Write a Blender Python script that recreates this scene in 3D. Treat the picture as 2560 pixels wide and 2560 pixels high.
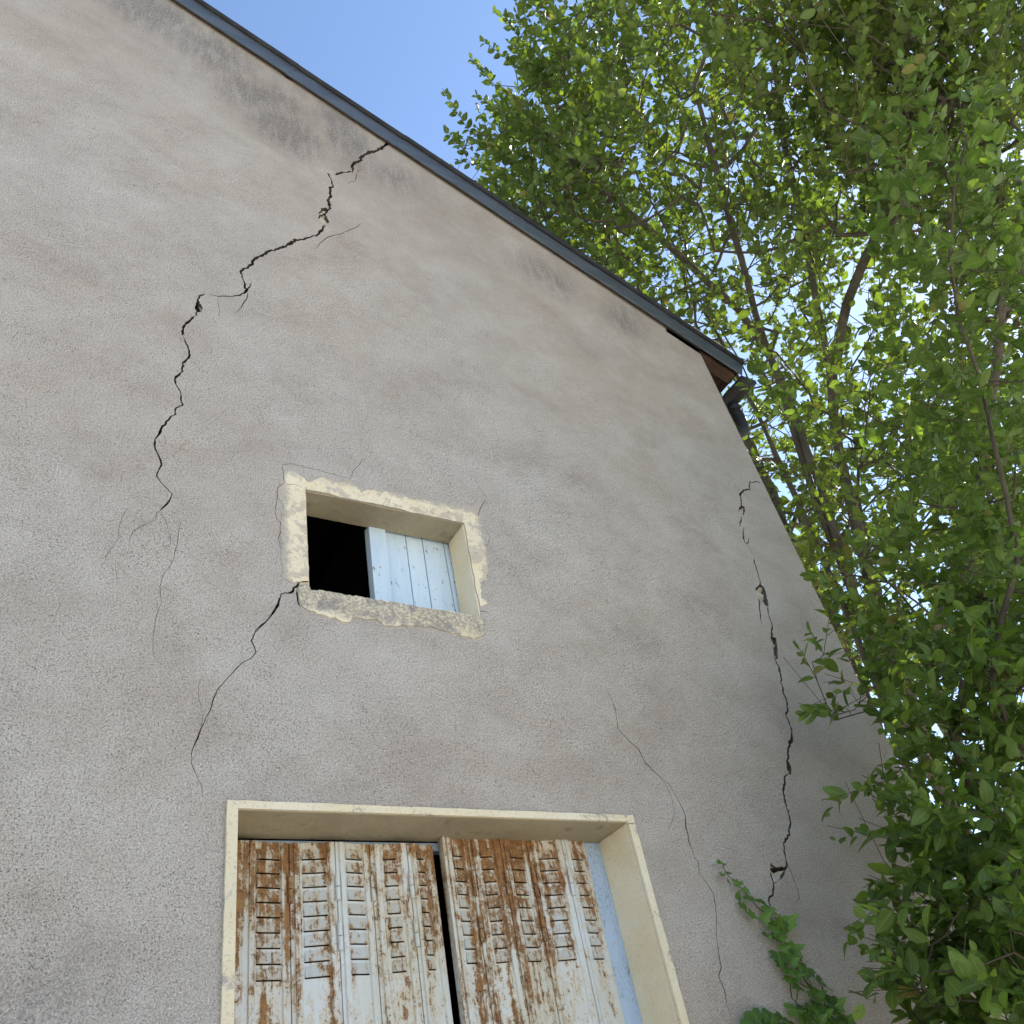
import bpy, math, random
import numpy as np
from mathutils import Vector, Matrix
from mathutils.geometry import delaunay_2d_cdt

for o in list(bpy.data.objects):
    bpy.data.objects.remove(o)
scn = bpy.context.scene
COL = scn.collection
rng = np.random.default_rng(7)
random.seed(7)

# ------------------------------------------------------------------ camera
CAM = np.array([0.0, -2.6, 1.6])
FPX = 2201.4                                    # focal length in photo pixels (photo is 2560 wide)
CR = np.array([0.86009736, -0.47858678, -0.17659908])
CU = np.array([-0.1930679, -0.62582474, 0.75569053])
CF = np.array([0.47218357, 0.61587182, 0.63066995])
cam_d = bpy.data.cameras.new('camera')
cam_d.sensor_width = 36.0
cam_d.lens = FPX / 2560 * 36.0
cam_d.clip_start = 0.05
cam_d.clip_end = 2000
cam = bpy.data.objects.new('camera', cam_d)
COL.objects.link(cam)
cam.matrix_world = Matrix(((CR[0], CU[0], -CF[0], CAM[0]), (CR[1], CU[1], -CF[1], CAM[1]),
                           (CR[2], CU[2], -CF[2], CAM[2]), (0, 0, 0, 1)))
scn.camera = cam

# ------------------------------------------------------------------ light
SUN_EL, SUN_ROT = math.radians(40), math.radians(85)
world = bpy.data.worlds.new('World')
scn.world = world
world.use_nodes = True
wn = world.node_tree
bg = wn.nodes['Background']
sky = wn.nodes.new('ShaderNodeTexSky')
sky.sky_type = 'NISHITA'
sky.sun_disc = False
sky.sun_elevation = SUN_EL
sky.sun_rotation = SUN_ROT
sky.air_density = 1.0
sky.dust_density = 0.15
sky.ozone_density = 2.0
wn.links.new(sky.outputs[0], bg.inputs[0])
bg.inputs[1].default_value = 0.105
sun_d = bpy.data.lights.new('sun', 'SUN')
sun_d.energy = 5.0
sun_d.angle = math.radians(0.5)
sun_d.color = (1.0, 0.95, 0.87)
sun = bpy.data.objects.new('sun', sun_d)
COL.objects.link(sun)
tosun = Vector((math.sin(SUN_ROT) * math.cos(SUN_EL), math.cos(SUN_ROT) * math.cos(SUN_EL), math.sin(SUN_EL)))
sun.rotation_euler = tosun.to_track_quat('Z', 'Y').to_euler()
sun.location = (8, 8, 20)
scn.view_settings.view_transform = 'Standard'
scn.view_settings.look = 'None'
scn.view_settings.gamma = 1
scn.view_settings.use_curve_mapping = False
scn.view_settings.exposure = 1.5
scn.cycles.max_bounces = 7
scn.cycles.diffuse_bounces = 4
scn.cycles.glossy_bounces = 2
scn.cycles.transmission_bounces = 4
scn.cycles.adaptive_threshold = 0.02

# ------------------------------------------------------------------ helpers
def ray(x, y):
    return CR * (x - 1280) / FPX - CU * (y - 1280) / FPX + CF
def at(x, y, Y=0.0):
    """the point of the plane y = Y seen at photo pixel (x, y)"""
    d = ray(x, y)
    return CAM + d * ((Y - CAM[1]) / d[1])
def far(x, y, s):
    d = ray(x, y)
    return CAM + d / np.linalg.norm(d) * s
def project(X):
    v = np.asarray(X) - CAM
    d = v @ CF
    return 1280 + FPX * (v @ CR) / d, 1280 - FPX * (v @ CU) / d, d

def link(name, me, parent=None, mats=()):
    o = bpy.data.objects.new(name, me)
    COL.objects.link(o)
    if parent is not None:
        o.parent = parent
    for m in mats:
        me.materials.append(m)
    return o
def mesh(name, verts, faces, mats=(), parent=None, mi=None, smooth=False):
    me = bpy.data.meshes.new(name)
    me.from_pydata([tuple(v) for v in verts], [], [tuple(f) for f in faces])
    o = link(name, me, parent, mats)
    if mi is not None:
        me.polygons.foreach_set('material_index', mi)
    if smooth:
        me.polygons.foreach_set('use_smooth', [True] * len(me.polygons))
    me.update()
    return o
def empty(name, loc, label, cat, group=None):
    o = bpy.data.objects.new(name, None)
    COL.objects.link(o)
    o.location = loc
    o['label'] = label
    o['category'] = cat
    if group:
        o['group'] = group
    return o
class MB:
    def __init__(s):
        s.v, s.f = [], []
    def add(s, v, f):
        n = len(s.v)
        s.v += [tuple(p) for p in v]
        s.f += [tuple(i + n for i in q) for q in f]
    def box(s, a, b):
        (x0, y0, z0), (x1, y1, z1) = a, b
        s.hexa([(x0, y0, z0), (x1, y0, z0), (x1, y1, z0), (x0, y1, z0), (x0, y0, z1), (x1, y0, z1), (x1, y1, z1), (x0, y1, z1)])
    def hexa(s, p):
        s.add(p, [(3, 2, 1, 0), (4, 5, 6, 7), (0, 1, 5, 4), (1, 2, 6, 5), (2, 3, 7, 6), (3, 0, 4, 7)])
    def tube(s, pts, rad, n=10, cap=True):
        pts = [np.array(p, float) for p in pts]
        rings = []
        for i, p in enumerate(pts):
            t = pts[min(i + 1, len(pts) - 1)] - pts[max(i - 1, 0)]
            t /= np.linalg.norm(t)
            a = np.cross(t, [0.3, 0.9, 0.2]); a /= np.linalg.norm(a)
            b = np.cross(t, a)
            r = rad[i] if hasattr(rad, '__len__') else rad
            rings.append([p + r * (math.cos(k * 2 * math.pi / n) * a + math.sin(k * 2 * math.pi / n) * b) for k in range(n)])
        v = [q for r_ in rings for q in r_]
        f = []
        for i in range(len(pts) - 1):
            for k in range(n):
                f.append((i * n + k, i * n + (k + 1) % n, (i + 1) * n + (k + 1) % n, (i + 1) * n + k))
        if cap:
            f.append(tuple(range(n))[::-1])
            f.append(tuple((len(pts) - 1) * n + k for k in range(n)))
        s.add(v, f)
    def build(s, name, mat, parent=None, smooth=False, bevel=0):
        o = mesh(name, s.v, s.f, [mat], parent, smooth=smooth)
        if bevel:
            b = o.modifiers.new('bevel', 'BEVEL'); b.width = bevel; b.segments = 2; b.limit_method = 'ANGLE'
        return o

# ------------------------------------------------------------------ materials
class NT:
    def __init__(s, name):
        s.m = bpy.data.materials.new(name)
        s.m.use_nodes = True
        s.t = s.m.node_tree
        s.b = s.t.nodes['Principled BSDF']
        s.out = s.t.nodes['Material Output']
        g = s.n('ShaderNodeNewGeometry')
        s.pos = g.outputs['Position']
    def n(s, typ, **kw):
        nd = s.t.nodes.new(typ)
        for k, v in kw.items():
            setattr(nd, k, v)
        return nd
    def l(s, a, b):
        s.t.links.new(a, b)
    def put(s, inp, v):
        if hasattr(v, 'is_linked') or hasattr(v, 'links'):
            s.l(v, inp)
        else:
            inp.default_value = v
    def mapping(s, scale=(1, 1, 1), rot=(0, 0, 0), loc=(0, 0, 0), vec=None, typ='POINT'):
        m = s.n('ShaderNodeMapping', vector_type=typ)
        m.inputs['Scale'].default_value = scale
        m.inputs['Rotation'].default_value = rot
        m.inputs['Location'].default_value = loc
        s.l(vec or s.pos, m.inputs[0])
        return m.outputs[0]
    def noise(s, scale, detail=3, rough=0.55, vec=None, dist=0):
        n = s.n('ShaderNodeTexNoise')
        n.inputs['Scale'].default_value = scale
        n.inputs['Detail'].default_value = detail
        n.inputs['Roughness'].default_value = rough
        n.inputs['Distortion'].default_value = dist
        s.l(vec or s.pos, n.inputs['Vector'])
        return n.outputs[0]
    def vor(s, scale, feature='F1', vec=None, out='Distance', rnd=1):
        n = s.n('ShaderNodeTexVoronoi', feature=feature)
        n.inputs['Scale'].default_value = scale
        n.inputs['Randomness'].default_value = rnd
        s.l(vec or s.pos, n.inputs['Vector'])
        return n.outputs[out]
    def ramp(s, v, a, b, lo=0.0, hi=1.0, smooth=True):
        m = s.n('ShaderNodeMapRange', interpolation_type='SMOOTHSTEP' if smooth else 'LINEAR')
        s.put(m.inputs[0], v)
        m.inputs[1].default_value = a; m.inputs[2].default_value = b
        m.inputs[3].default_value = lo; m.inputs[4].default_value = hi
        return m.outputs[0]
    def math(s, op, a, b=0.0, clamp=False):
        m = s.n('ShaderNodeMath', operation=op, use_clamp=clamp)
        s.put(m.inputs[0], a); s.put(m.inputs[1], b)
        return m.outputs[0]
    def mix(s, fac, a, b, blend='MIX'):
        m = s.n('ShaderNodeMix', data_type='RGBA', blend_type=blend)
        s.put(m.inputs[0], fac)
        for i, v in ((6, a), (7, b)):
            if isinstance(v, tuple):
                v = v if len(v) == 4 else v + (1,)
            s.put(m.inputs[i], v)
        return m.outputs[2]
    def gray(s, v):
        c = s.n('ShaderNodeCombineColor')
        for i in range(3):
            s.l(v, c.inputs[i])
        return c.outputs[0]
    def bump(s, h, dist, strength=1.0, prev=None):
        b = s.n('ShaderNodeBump')
        b.inputs['Strength'].default_value = strength
        b.inputs['Distance'].default_value = dist
        s.l(h, b.inputs['Height'])
        if prev is not None:
            s.l(prev, b.inputs['Normal'])
        return b.outputs[0]
    def done(s, col, rough=0.8, normal=None, spec=0.3, metal=0.0):
        if isinstance(col, tuple):
            col = col if len(col) == 4 else col + (1,)
        s.put(s.b.inputs['Base Color'], col)
        s.put(s.b.inputs['Roughness'], rough)
        s.b.inputs['Specular IOR Level'].default_value = spec
        s.put(s.b.inputs['Metallic'], metal)
        if normal is not None:
            s.l(normal, s.b.inputs['Normal'])
        return s.m

def blob(n, p0, p1, w):
    """elongated soft patch on the wall from p0 to p1 (photo px), half width w px"""
    a, b = at(*p0), at(*p1)
    c = (a + b) / 2
    d = b - a
    L = math.hypot(d[0], d[2]) / 2
    q = at((p0[0] + p1[0]) / 2 + w, (p0[1] + p1[1]) / 2) - c
    W = max(0.05, math.hypot(q[0], q[2]))
    ang = math.atan2(d[2], d[0])
    v = n.mapping(scale=(L * 1.35, 3.0, W * 1.6), rot=(0, -ang, 0), loc=tuple(c), typ='TEXTURE')
    g = n.n('ShaderNodeTexGradient', gradient_type='SPHERICAL')
    n.l(v, g.inputs[0])
    return g.outputs[1]

def mat_wall():
    n = NT('roughcast_render')
    # float marks run obliquely over the wall, larger patches change the tone
    obl = n.mapping(scale=(1.0, 1.0, 1.3), rot=(0, math.radians(40), 0))
    big = n.noise(0.6, 4, 0.6, None, 0.2)
    mid = n.noise(2.2, 5, 0.68, obl, 0.15)
    small = n.noise(14, 4, 0.6, obl)
    base = n.mix(n.ramp(big, 0.35, 0.68), (0.432, 0.374, 0.318), (0.436, 0.395, 0.353))
    base = n.mix(n.ramp(mid, 0.45, 0.78, 0, 0.8), base, (0.52, 0.475, 0.43))
    base = n.mix(n.ramp(mid, 0.52, 0.28, 0, 0.5), base, (0.31, 0.26, 0.22))
    base = n.mix(n.ramp(small, 0.48, 0.75, 0, 0.3), base, (0.49, 0.45, 0.41))
    # warm light painted into the upper wall, plus brown dirt by the eaves corner
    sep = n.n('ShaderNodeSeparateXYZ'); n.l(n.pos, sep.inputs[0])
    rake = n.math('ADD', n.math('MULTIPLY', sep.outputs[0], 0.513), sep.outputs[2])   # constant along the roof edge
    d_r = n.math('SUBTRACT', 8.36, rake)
    warm_light_dirt = n.math('MULTIPLY', n.ramp(d_r, 1.9, 0.1), n.ramp(n.noise(2.0, 4), 0.3, 0.7, 0.3, 1.0))
    base = n.mix(n.math('MULTIPLY', warm_light_dirt, 0.42), base, (0.31, 0.255, 0.195))
    base = n.mix(n.ramp(n.noise(3.6, 5, 0.7, n.mapping(loc=(4, 1, 9))), 0.52, 0.76, 0, 0.32), base, (0.55, 0.515, 0.475))
    # black mould patches, each of its own shape
    st = n.math('MULTIPLY', blob(n, (200, -80), (1120, 530), 120), 0.5)
    for p0, p1, w, k in [((305, -40), (480, 110), 75, 0.9), ((450, 40), (620, 215), 70, 0.75), ((600, 180), (700, 300), 75, 0.85),
                         ((660, 250), (770, 400), 60, 0.95), ((815, 250), (905, 420), 45, 0.9), ((905, 390), (1070, 500), 50, 0.55),
                         ((1280, 640), (1450, 740), 45, 0.6), ((1510, 760), (1610, 830), 40, 0.65), ((20, 2400), (200, 2600), 160, 0.35)]:
        g = n.math('MULTIPLY', blob(n, p0, p1, w), k * 1.9)
        st = g if st is None else n.math('MAXIMUM', st, g)
    streak = n.noise(11, 6, 0.75, n.mapping(scale=(1.5, 1, 0.3)))
    stm = n.math('MULTIPLY', st, n.ramp(streak, 0.3, 0.66, 0.15, 1.15), True)
    stm = n.math('MULTIPLY', stm, n.ramp(n.noise(85, 3, 0.7), 0.36, 0.6, 0.2, 1.25), True)
    base = n.mix(n.math('MULTIPLY', stm, 0.58), base, (0.075, 0.077, 0.088))
    # pale lime streaks on the right
    vs = n.noise(2.4, 4, 0.6, n.mapping(scale=(1.6, 1, 0.5), loc=(3, 0, 1)))
    base = n.mix(n.math('MULTIPLY', n.ramp(vs, 0.58, 0.78, 0, 0.4), n.ramp(sep.outputs[0], 0.8, 3.0)), base, (0.46, 0.44, 0.425))
    # grains
    g1 = n.noise(165, 2, 0.55)
    g2 = n.noise(300, 1, 0.6)
    pit = n.math('MAXIMUM', n.ramp(n.vor(95), 0.26, 0.12), n.ramp(n.vor(170), 0.30, 0.12, 0, 0.9))
    pm = n.ramp(n.noise(3.4, 4, 0.65), 0.42, 0.68, 0.05, 0.72)
    base = n.mix(1.0, base, n.gray(n.ramp(g1, 0.25, 0.75, 0.66, 1.29, False)), 'MULTIPLY')
    base = n.mix(1.0, base, n.gray(n.ramp(g2, 0.25, 0.75, 0.72, 1.26, False)), 'MULTIPLY')
    base = n.mix(n.math('MULTIPLY', pit, pm), base, (0.06, 0.052, 0.047))
    spk = n.ramp(n.vor(60, vec=n.mapping(loc=(5, 2, 1))), 0.16, 0.07, 0, 0.45)
    base = n.mix(spk, base, (0.62, 0.6, 0.57))
    h = n.math('ADD', n.math('MULTIPLY', g1, 0.7), n.math('SUBTRACT', n.math('MULTIPLY', g2, 0.35), n.math('MULTIPLY', pit, 0.6)))
    nb = n.bump(h, 0.004, 0.9)
    return n.done(base, 0.92, nb, 0.15)

def mat_plain(name, cols, scale=6, rough=0.8, bump=0.002, bscale=60, spec=0.3, metal=0.0, stretch=(1, 1, 1), spot=None):
    n = NT(name)
    v = n.mapping(scale=stretch)
    c = n.mix(n.ramp(n.noise(scale, 5, 0.6, v), 0.3, 0.7), cols[0], cols[1])
    if len(cols) > 2:
        c = n.mix(n.ramp(n.noise(scale * 4, 4, 0.6, v), 0.55, 0.75), c, cols[2])
    if spot:
        c = n.mix(n.math('MULTIPLY', n.ramp(n.vor(spot[0]), 0.22, 0.06), spot[2]), c, spot[1])
    nb = n.bump(n.noise(bscale, 3, 0.6, v), bump) if bump else None
    return n.done(c, rough, nb, spec, metal)

def mat_cream(name, wear, z_dirt=None, fade=None):
    n = NT(name)
    cr = n.mix(n.ramp(n.noise(5, 4), 0.3, 0.7), (0.72, 0.61, 0.41), (0.78, 0.69, 0.52))
    cr = n.mix(n.ramp(n.noise(2.3, 3), 0.5, 0.7, 0, 0.4 if wear else 0.0), cr, (0.6, 0.56, 0.47))
    worn = n.ramp(n.noise(11, 6, 0.72, dist=0.5), 0.60 - wear * 0.25, 0.66 - wear * 0.16)
    if fade:
        sp = n.n('ShaderNodeSeparateXYZ'); n.l(n.pos, sp.inputs[0])
        dx = n.math('SUBTRACT', n.math('ABSOLUTE', n.math('SUBTRACT', sp.outputs[0], fade[0])), fade[2])
        dz = n.math('SUBTRACT', n.math('ABSOLUTE', n.math('SUBTRACT', sp.outputs[2], fade[1])), fade[3])
        dd = n.math('ADD', n.math('MAXIMUM', dx, dz), n.math('MULTIPLY', n.math('SUBTRACT', n.noise(16, 6, 0.75), 0.5), 0.14))
        worn = n.math('MAXIMUM', n.math('MULTIPLY', worn, 0.75), n.ramp(dd, 0.055, 0.09))
    cr = n.mix(n.math('MULTIPLY', worn, 0.9 if wear else 0.0), cr, (0.41, 0.36, 0.315))
    speck = n.ramp(n.noise(130, 3, 0.65), 0.56, 0.68)
    cr = n.mix(n.math('MULTIPLY', speck, 0.2 + 0.5 * wear), cr, (0.13, 0.12, 0.11))
    if z_dirt:
        # lichen-dark band on the weathered upper face of the sill
        sep = n.n('ShaderNodeSeparateXYZ'); n.l(n.pos, sep.inputs[0])
        zz = n.math('ADD', sep.outputs[2], n.math('MULTIPLY', n.noise(9, 4), 0.07))
        m = n.math('MULTIPLY', n.ramp(zz, z_dirt - 0.02, z_dirt + 0.035), n.ramp(n.noise(110, 4, 0.75), 0.3, 0.62))
        cr = n.mix(n.math('MULTIPLY', m, 0.7), cr, (0.14, 0.14, 0.145))
    nb = n.bump(n.noise(90, 3, 0.6), 0.004, 0.8)
    nb = n.bump(n.noise(14, 4), 0.01, 0.5, nb)
    return n.done(cr, 0.9, nb, 0.2)

def mat_rust(name='rusty_painted_steel', bias=0.0, pale=1.0):
    n = NT(name)
    sep = n.n('ShaderNodeSeparateXYZ'); n.l(n.pos, sep.inputs[0])
    x, z = sep.outputs[0], sep.outputs[2]
    oi = n.n('ShaderNodeObjectInfo')
    paint = n.mix(n.ramp(n.noise(4, 3), 0.3, 0.7), (0.56 * pale, 0.55 * pale, 0.48 * pale), (0.61 * pale, 0.63 * pale, 0.63 * pale))
    paint = n.mix(n.ramp(n.noise(22, 4, 0.6, n.mapping(scale=(1, 1, 0.25))), 0.55, 0.8, 0, 0.5), paint, (0.52, 0.47, 0.34))
    strk = n.noise(24, 4, 0.6, n.mapping(scale=(1.0, 0.3, 0.045), loc=(3.1, 0, 0)))
    run = n.noise(19, 6, 0.75, n.mapping(scale=(2.0, 1.8, 0.17)), 0.2)
    pat = n.noise(34, 7, 0.78, n.mapping(loc=(2, 5, 0), scale=(1, 1, 0.75)), 0.5)
    grp = n.noise(7.5, 3, 0.5, n.mapping(scale=(1.2, 1, 0.6), loc=(7.3, 0, 2)))
    top = n.ramp(z, 2.30, 2.80, -0.026, 0.036, False)           # more rust where rain enters at the head
    rgt = n.ramp(n.noise(3.1, 1, 0.5, n.mapping(scale=(1.4, 0.1, 0.05), loc=(1.7, 0, 0))), 0.35, 0.65, -0.015, 0.022, False)
    s = n.math('ADD', n.math('ADD', n.math('MULTIPLY', run, 0.36), n.math('MULTIPLY', pat, 0.40)), n.math('ADD', n.math('MULTIPLY', grp, 0.18), n.math('MULTIPLY', strk, 0.30)))
    s = n.math('ADD', n.math('SUBTRACT', s, 0.082 - bias), n.math('ADD', top, rgt))
    m = n.ramp(s, 0.545, 0.595, 0, 0.95)
    pits = n.math('MULTIPLY', n.ramp(n.noise(95, 4, 0.7), 0.56, 0.63), n.ramp(s, 0.47, 0.56))
    rust = n.mix(n.ramp(n.noise(30, 5, 0.7), 0.3, 0.7), (0.14, 0.056, 0.018), (0.35, 0.165, 0.048))
    rust = n.mix(n.ramp(n.noise(9, 4, 0.6), 0.52, 0.7, 0, 0.7), rust, (0.36, 0.19, 0.06))
    rust = n.mix(n.ramp(n.noise(150, 3, 0.7), 0.60, 0.72), rust, (0.035, 0.014, 0.007))
    halo = n.ramp(s, 0.47, 0.57, 0, 0.6)
    col = n.mix(halo, paint, (0.55, 0.38, 0.18))
    col = n.mix(m, col, rust)
    col = n.mix(pits, col, (0.15, 0.06, 0.02))
    nb = n.bump(n.math('SUBTRACT', n.noise(90, 4, 0.7), m), 0.0025, 0.7)
    rough = n.ramp(m, 0, 1, 0.38, 0.85, False)
    return n.done(col, rough, nb, 0.4)

def mat_bluewood(name, a, b, crackle):
    n = NT(name)
    g = n.mapping(scale=(1, 1, 0.12))
    c = n.mix(n.ramp(n.noise(14, 4, 0.6, g), 0.3, 0.7), a, b)
    fl = n.ramp(n.noise(55, 5, 0.7, n.mapping(scale=(1, 1, 0.4)), 0.5), 0.61, 0.66)
    c = n.mix(n.math('MULTIPLY', fl, 0.8), c, (0.16, 0.13, 0.10))
    if crackle:
        ck = n.ramp(n.vor(70, 'DISTANCE_TO_EDGE', n.mapping(scale=(1.5, 1, 0.6))), 0.05, 0.0)
        ck = n.math('MULTIPLY', ck, n.ramp(n.noise(9, 3), 0.42, 0.6))
        c = n.mix(n.math('MULTIPLY', ck, 0.75), c, (0.12, 0.13, 0.15))
    c = n.mix(n.ramp(n.vor(13), 0.09, 0.03, 0, 0.75), c, (0.36, 0.17, 0.05))
    nb = n.bump(n.noise(45, 4, 0.6, g), 0.002, 0.7)
    return n.done(c, 0.6, nb, 0.3)

def mat_zinc():
    n = NT('grey_zinc_flashing')
    v = n.mapping(rot=(0, math.radians(-27.2), 0), scale=(0.5, 1, 3))
    c = n.mix(n.ramp(n.noise(5, 4, 0.6, v), 0.3, 0.7), (0.085, 0.10, 0.115), (0.13, 0.148, 0.165))
    c = n.mix(n.ramp(n.noise(30, 5, 0.75), 0.63, 0.70, 0, 0.55), c, (0.42, 0.44, 0.46))
    c = n.mix(n.ramp(n.noise(60, 4, 0.6), 0.66, 0.75, 0, 0.6), c, (0.07, 0.07, 0.075))
    nb = n.bump(n.noise(3, 3), 0.01, 0.5)
    return n.done(c, n.ramp(n.noise(8, 3), 0.3, 0.7, 0.38, 0.55), nb, 0.5, 0.45)

def mat_leaf(name, dark, light, young, obj_rnd, trans=0.4):
    n = NT(name)
    if obj_rnd:
        r = n.n('ShaderNodeObjectInfo').outputs['Random']
    else:
        r = n.n('ShaderNodeAttribute', attribute_name='rnd').outputs['Fac']
    c = n.mix(n.ramp(r, 0.0, 0.9, smooth=False), dark, light)
    c = n.mix(n.ramp(r, 0.93, 1.0), c, young)
    c = n.mix(n.ramp(r, 0.010, 0.005), c, (0.19, 0.17, 0.05))
    c = n.mix(1.0, c, n.gray(n.ramp(n.noise(5.0, 2), 0.3, 0.7, 0.72, 1.22, False)), 'MULTIPLY')
    uv = n.n('ShaderNodeUVMap')
    # u across (-1..1 mapped 0..1), v along the leaf: midrib and side veins
    sp = n.n('ShaderNodeSeparateXYZ'); n.l(uv.outputs[0], sp.inputs[0])
    au = n.math('ABSOLUTE', n.math('SUBTRACT', sp.outputs[0], 0.5))
    rib = n.ramp(au, 0.05, 0.015)
    side = n.math('SINE', n.math('MULTIPLY', n.math('SUBTRACT', sp.outputs[1], n.math('MULTIPLY', au, 0.55)), 62))
    vein = n.math('MAXIMUM', rib, n.ramp(side, 0.75, 1.0, 0, 0.55))
    c = n.mix(n.math('MULTIPLY', vein, 0.4), c, (0.30, 0.36, 0.12))
    n.put(n.b.inputs['Base Color'], c)
    n.b.inputs['Roughness'].default_value = 0.5
    n.b.inputs['Specular IOR Level'].default_value = 0.35
    n.l(n.bump(vein, 0.002, 0.5), n.b.inputs['Normal'])
    tr = n.n('ShaderNodeBsdfTranslucent')
    tc = n.mix(1.0, c, (1.7, 1.8, 0.6), 'MULTIPLY')
    n.l(tc, tr.inputs[0])
    mx = n.n('ShaderNodeMixShader')
    mx.inputs[0].default_value = trans
    n.l(n.b.outputs[0], mx.inputs[1]); n.l(tr.outputs[0], mx.inputs[2])
    n.l(mx.outputs[0], n.out.inputs[0])
    return n.m

M = {}
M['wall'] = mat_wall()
M['crack'] = mat_plain('crack_mortar', [(0.07, 0.055, 0.045), (0.13, 0.105, 0.085)], 25, 0.95, 0.004)
M['spall'] = mat_plain('exposed_stone_mortar', [(0.5, 0.45, 0.36), (0.66, 0.62, 0.54), (0.34, 0.3, 0.25)], 22, 0.95, 0.012, 45)
M['plinth'] = mat_plain('plain_render', [(0.33, 0.30, 0.27), (0.4, 0.37, 0.34)], 4, 0.9, 0.004)
M['inside'] = mat_plain('dusty_old_timber', [(0.06, 0.045, 0.032), (0.10, 0.075, 0.05)], 8, 0.9, 0.003)
M['wood'] = mat_plain('weathered_brown_timber', [(0.03, 0.018, 0.011), (0.075, 0.04, 0.022), (0.018, 0.011, 0.008)], 9, 0.75, 0.004, 50, stretch=(0.5, 1, 1.6))
M['roof'] = mat_plain('grey_roof_sheet', [(0.10, 0.10, 0.105), (0.16, 0.155, 0.15)], 4, 0.7, 0.004)
M['zinc'] = mat_zinc()
M['bitumen'] = mat_plain('dark_roof_edge', [(0.012, 0.013, 0.016), (0.03, 0.031, 0.034)], 9, 0.6, 0.001)
M['pipe'] = mat_plain('dark_zinc_pipe', [(0.025, 0.026, 0.03), (0.05, 0.05, 0.054)], 12, 0.5, 0.001, 40, 0.5, 0.3)
M['cream_sill'] = mat_cream('lichen_stained_cream_sill', 0.45, z_dirt=at(900, 1530)[2])
_a, _b = at(761, 1222), at(1200, 1540)
M['cream_worn'] = mat_cream('flaking_cream_paint', 0.42, fade=((_a[0] + _b[0]) / 2, (_a[2] + _b[2]) / 2, (_b[0] - _a[0]) / 2, (_a[2] - _b[2]) / 2))
M['cream_band'] = mat_cream('speckled_cream_paint', 0.16)
M['cream'] = mat_cream('cream_reveal_paint', 0.0)
M['soffit'] = mat_plain('ochre_lintel_plaster', [(0.30, 0.255, 0.17), (0.40, 0.345, 0.24), (0.22, 0.19, 0.14)], 3, 0.9, 0.004, 40)  # darker ochre tone than the jambs, used on both lintel undersides
M['rust'] = mat_rust()
M['rust_louvre'] = mat_rust('rusty_louvre_steel', 0.012, 0.86)
M['blue'] = mat_bluewood('crackled_blue_paint', (0.36, 0.46, 0.60), (0.42, 0.53, 0.67), True)
M['paleblue'] = mat_bluewood('pale_blue_paint', (0.50, 0.62, 0.74), (0.58, 0.70, 0.80), False)
M['bark'] = mat_plain('willow_bark', [(0.085, 0.07, 0.052), (0.17, 0.145, 0.112), (0.045, 0.037, 0.028)], 9, 0.9, 0.02, 26, stretch=(1, 1, 0.3))
M['twig'] = mat_plain('twig_bark', [(0.055, 0.042, 0.03), (0.11, 0.085, 0.055)], 9, 0.8, 0)
M['leafA'] = mat_leaf('willow_leaf_mass', (0.066, 0.10, 0.018), (0.122, 0.176, 0.031), (0.21, 0.27, 0.05), False, 0.3)
M['leafAo'] = mat_leaf('willow_leaf', (0.066, 0.10, 0.018), (0.122, 0.176, 0.031), (0.21, 0.27, 0.05), True, 0.3)
M['leafB'] = mat_leaf('shrub_leaf_mass', (0.064, 0.112, 0.022), (0.12, 0.19, 0.036), (0.22, 0.3, 0.06), False, 0.38)
M['leafBo'] = mat_leaf('shrub_leaf', (0.064, 0.112, 0.022), (0.12, 0.19, 0.036), (0.22, 0.3, 0.06), True, 0.38)
M['ivy'] = mat_leaf('ivy_leaf', (0.075, 0.15, 0.03), (0.15, 0.26, 0.045), (0.25, 0.37, 0.06), True, 0.25)
M['gravel'] = mat_plain('pale_gravel', [(0.52, 0.47, 0.39), (0.62, 0.57, 0.48), (0.42, 0.38, 0.32)], 3, 0.95, 0.01, 80)

# ------------------------------------------------------------------ ground
G = 300
gr = mesh('ground', [(-G, -G, 0), (G, -G, 0), (G, G, 0), (-G, G, 0)], [(0, 1, 2, 3)], [M['gravel']])
gr['kind'] = 'structure'

# ------------------------------------------------------------------ barn
barn = empty('barn', (0, 0, 0), 'grey rendered barn gable with long cracks, small window and rusty shutters', 'barn')
CORNER = 4.03
YS = -0.028                                         # front of the roof edge flashing
r0, r1 = at(437, 0, YS), at(1852, 936, YS)
SL = (r1[2] - r0[2]) / (r1[0] - r0[0])              # slope of the roof edge, about -0.51
def rake_z(x):
    return r0[2] + SL * (x - r0[0])
RIDGE = -1.6
LEFT = 2 * RIDGE - CORNER

def inpoly(P, poly):
    poly = np.asarray(poly)
    x, z = P[:, 0], P[:, 1]
    res = np.zeros(len(P), bool)
    lo, hi = poly.min(0), poly.max(0)
    idx = np.where((x >= lo[0]) & (x <= hi[0]) & (z >= lo[1]) & (z <= hi[1]))[0]
    if not len(idx):
        return res
    xs, zs = x[idx], z[idx]
    ins = np.zeros(len(idx), bool)
    n = len(poly)
    for i in range(n):
        x0, z0 = poly[i]; x1, z1 = poly[(i + 1) % n]
        c = (z0 > zs) != (z1 > zs)
        if c.any():
            t = x0 + (zs - z0) * (x1 - x0) / ((z1 - z0) or 1e-12)
            ins ^= c & (xs < t)
    res[idx] = ins
    return res

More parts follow.
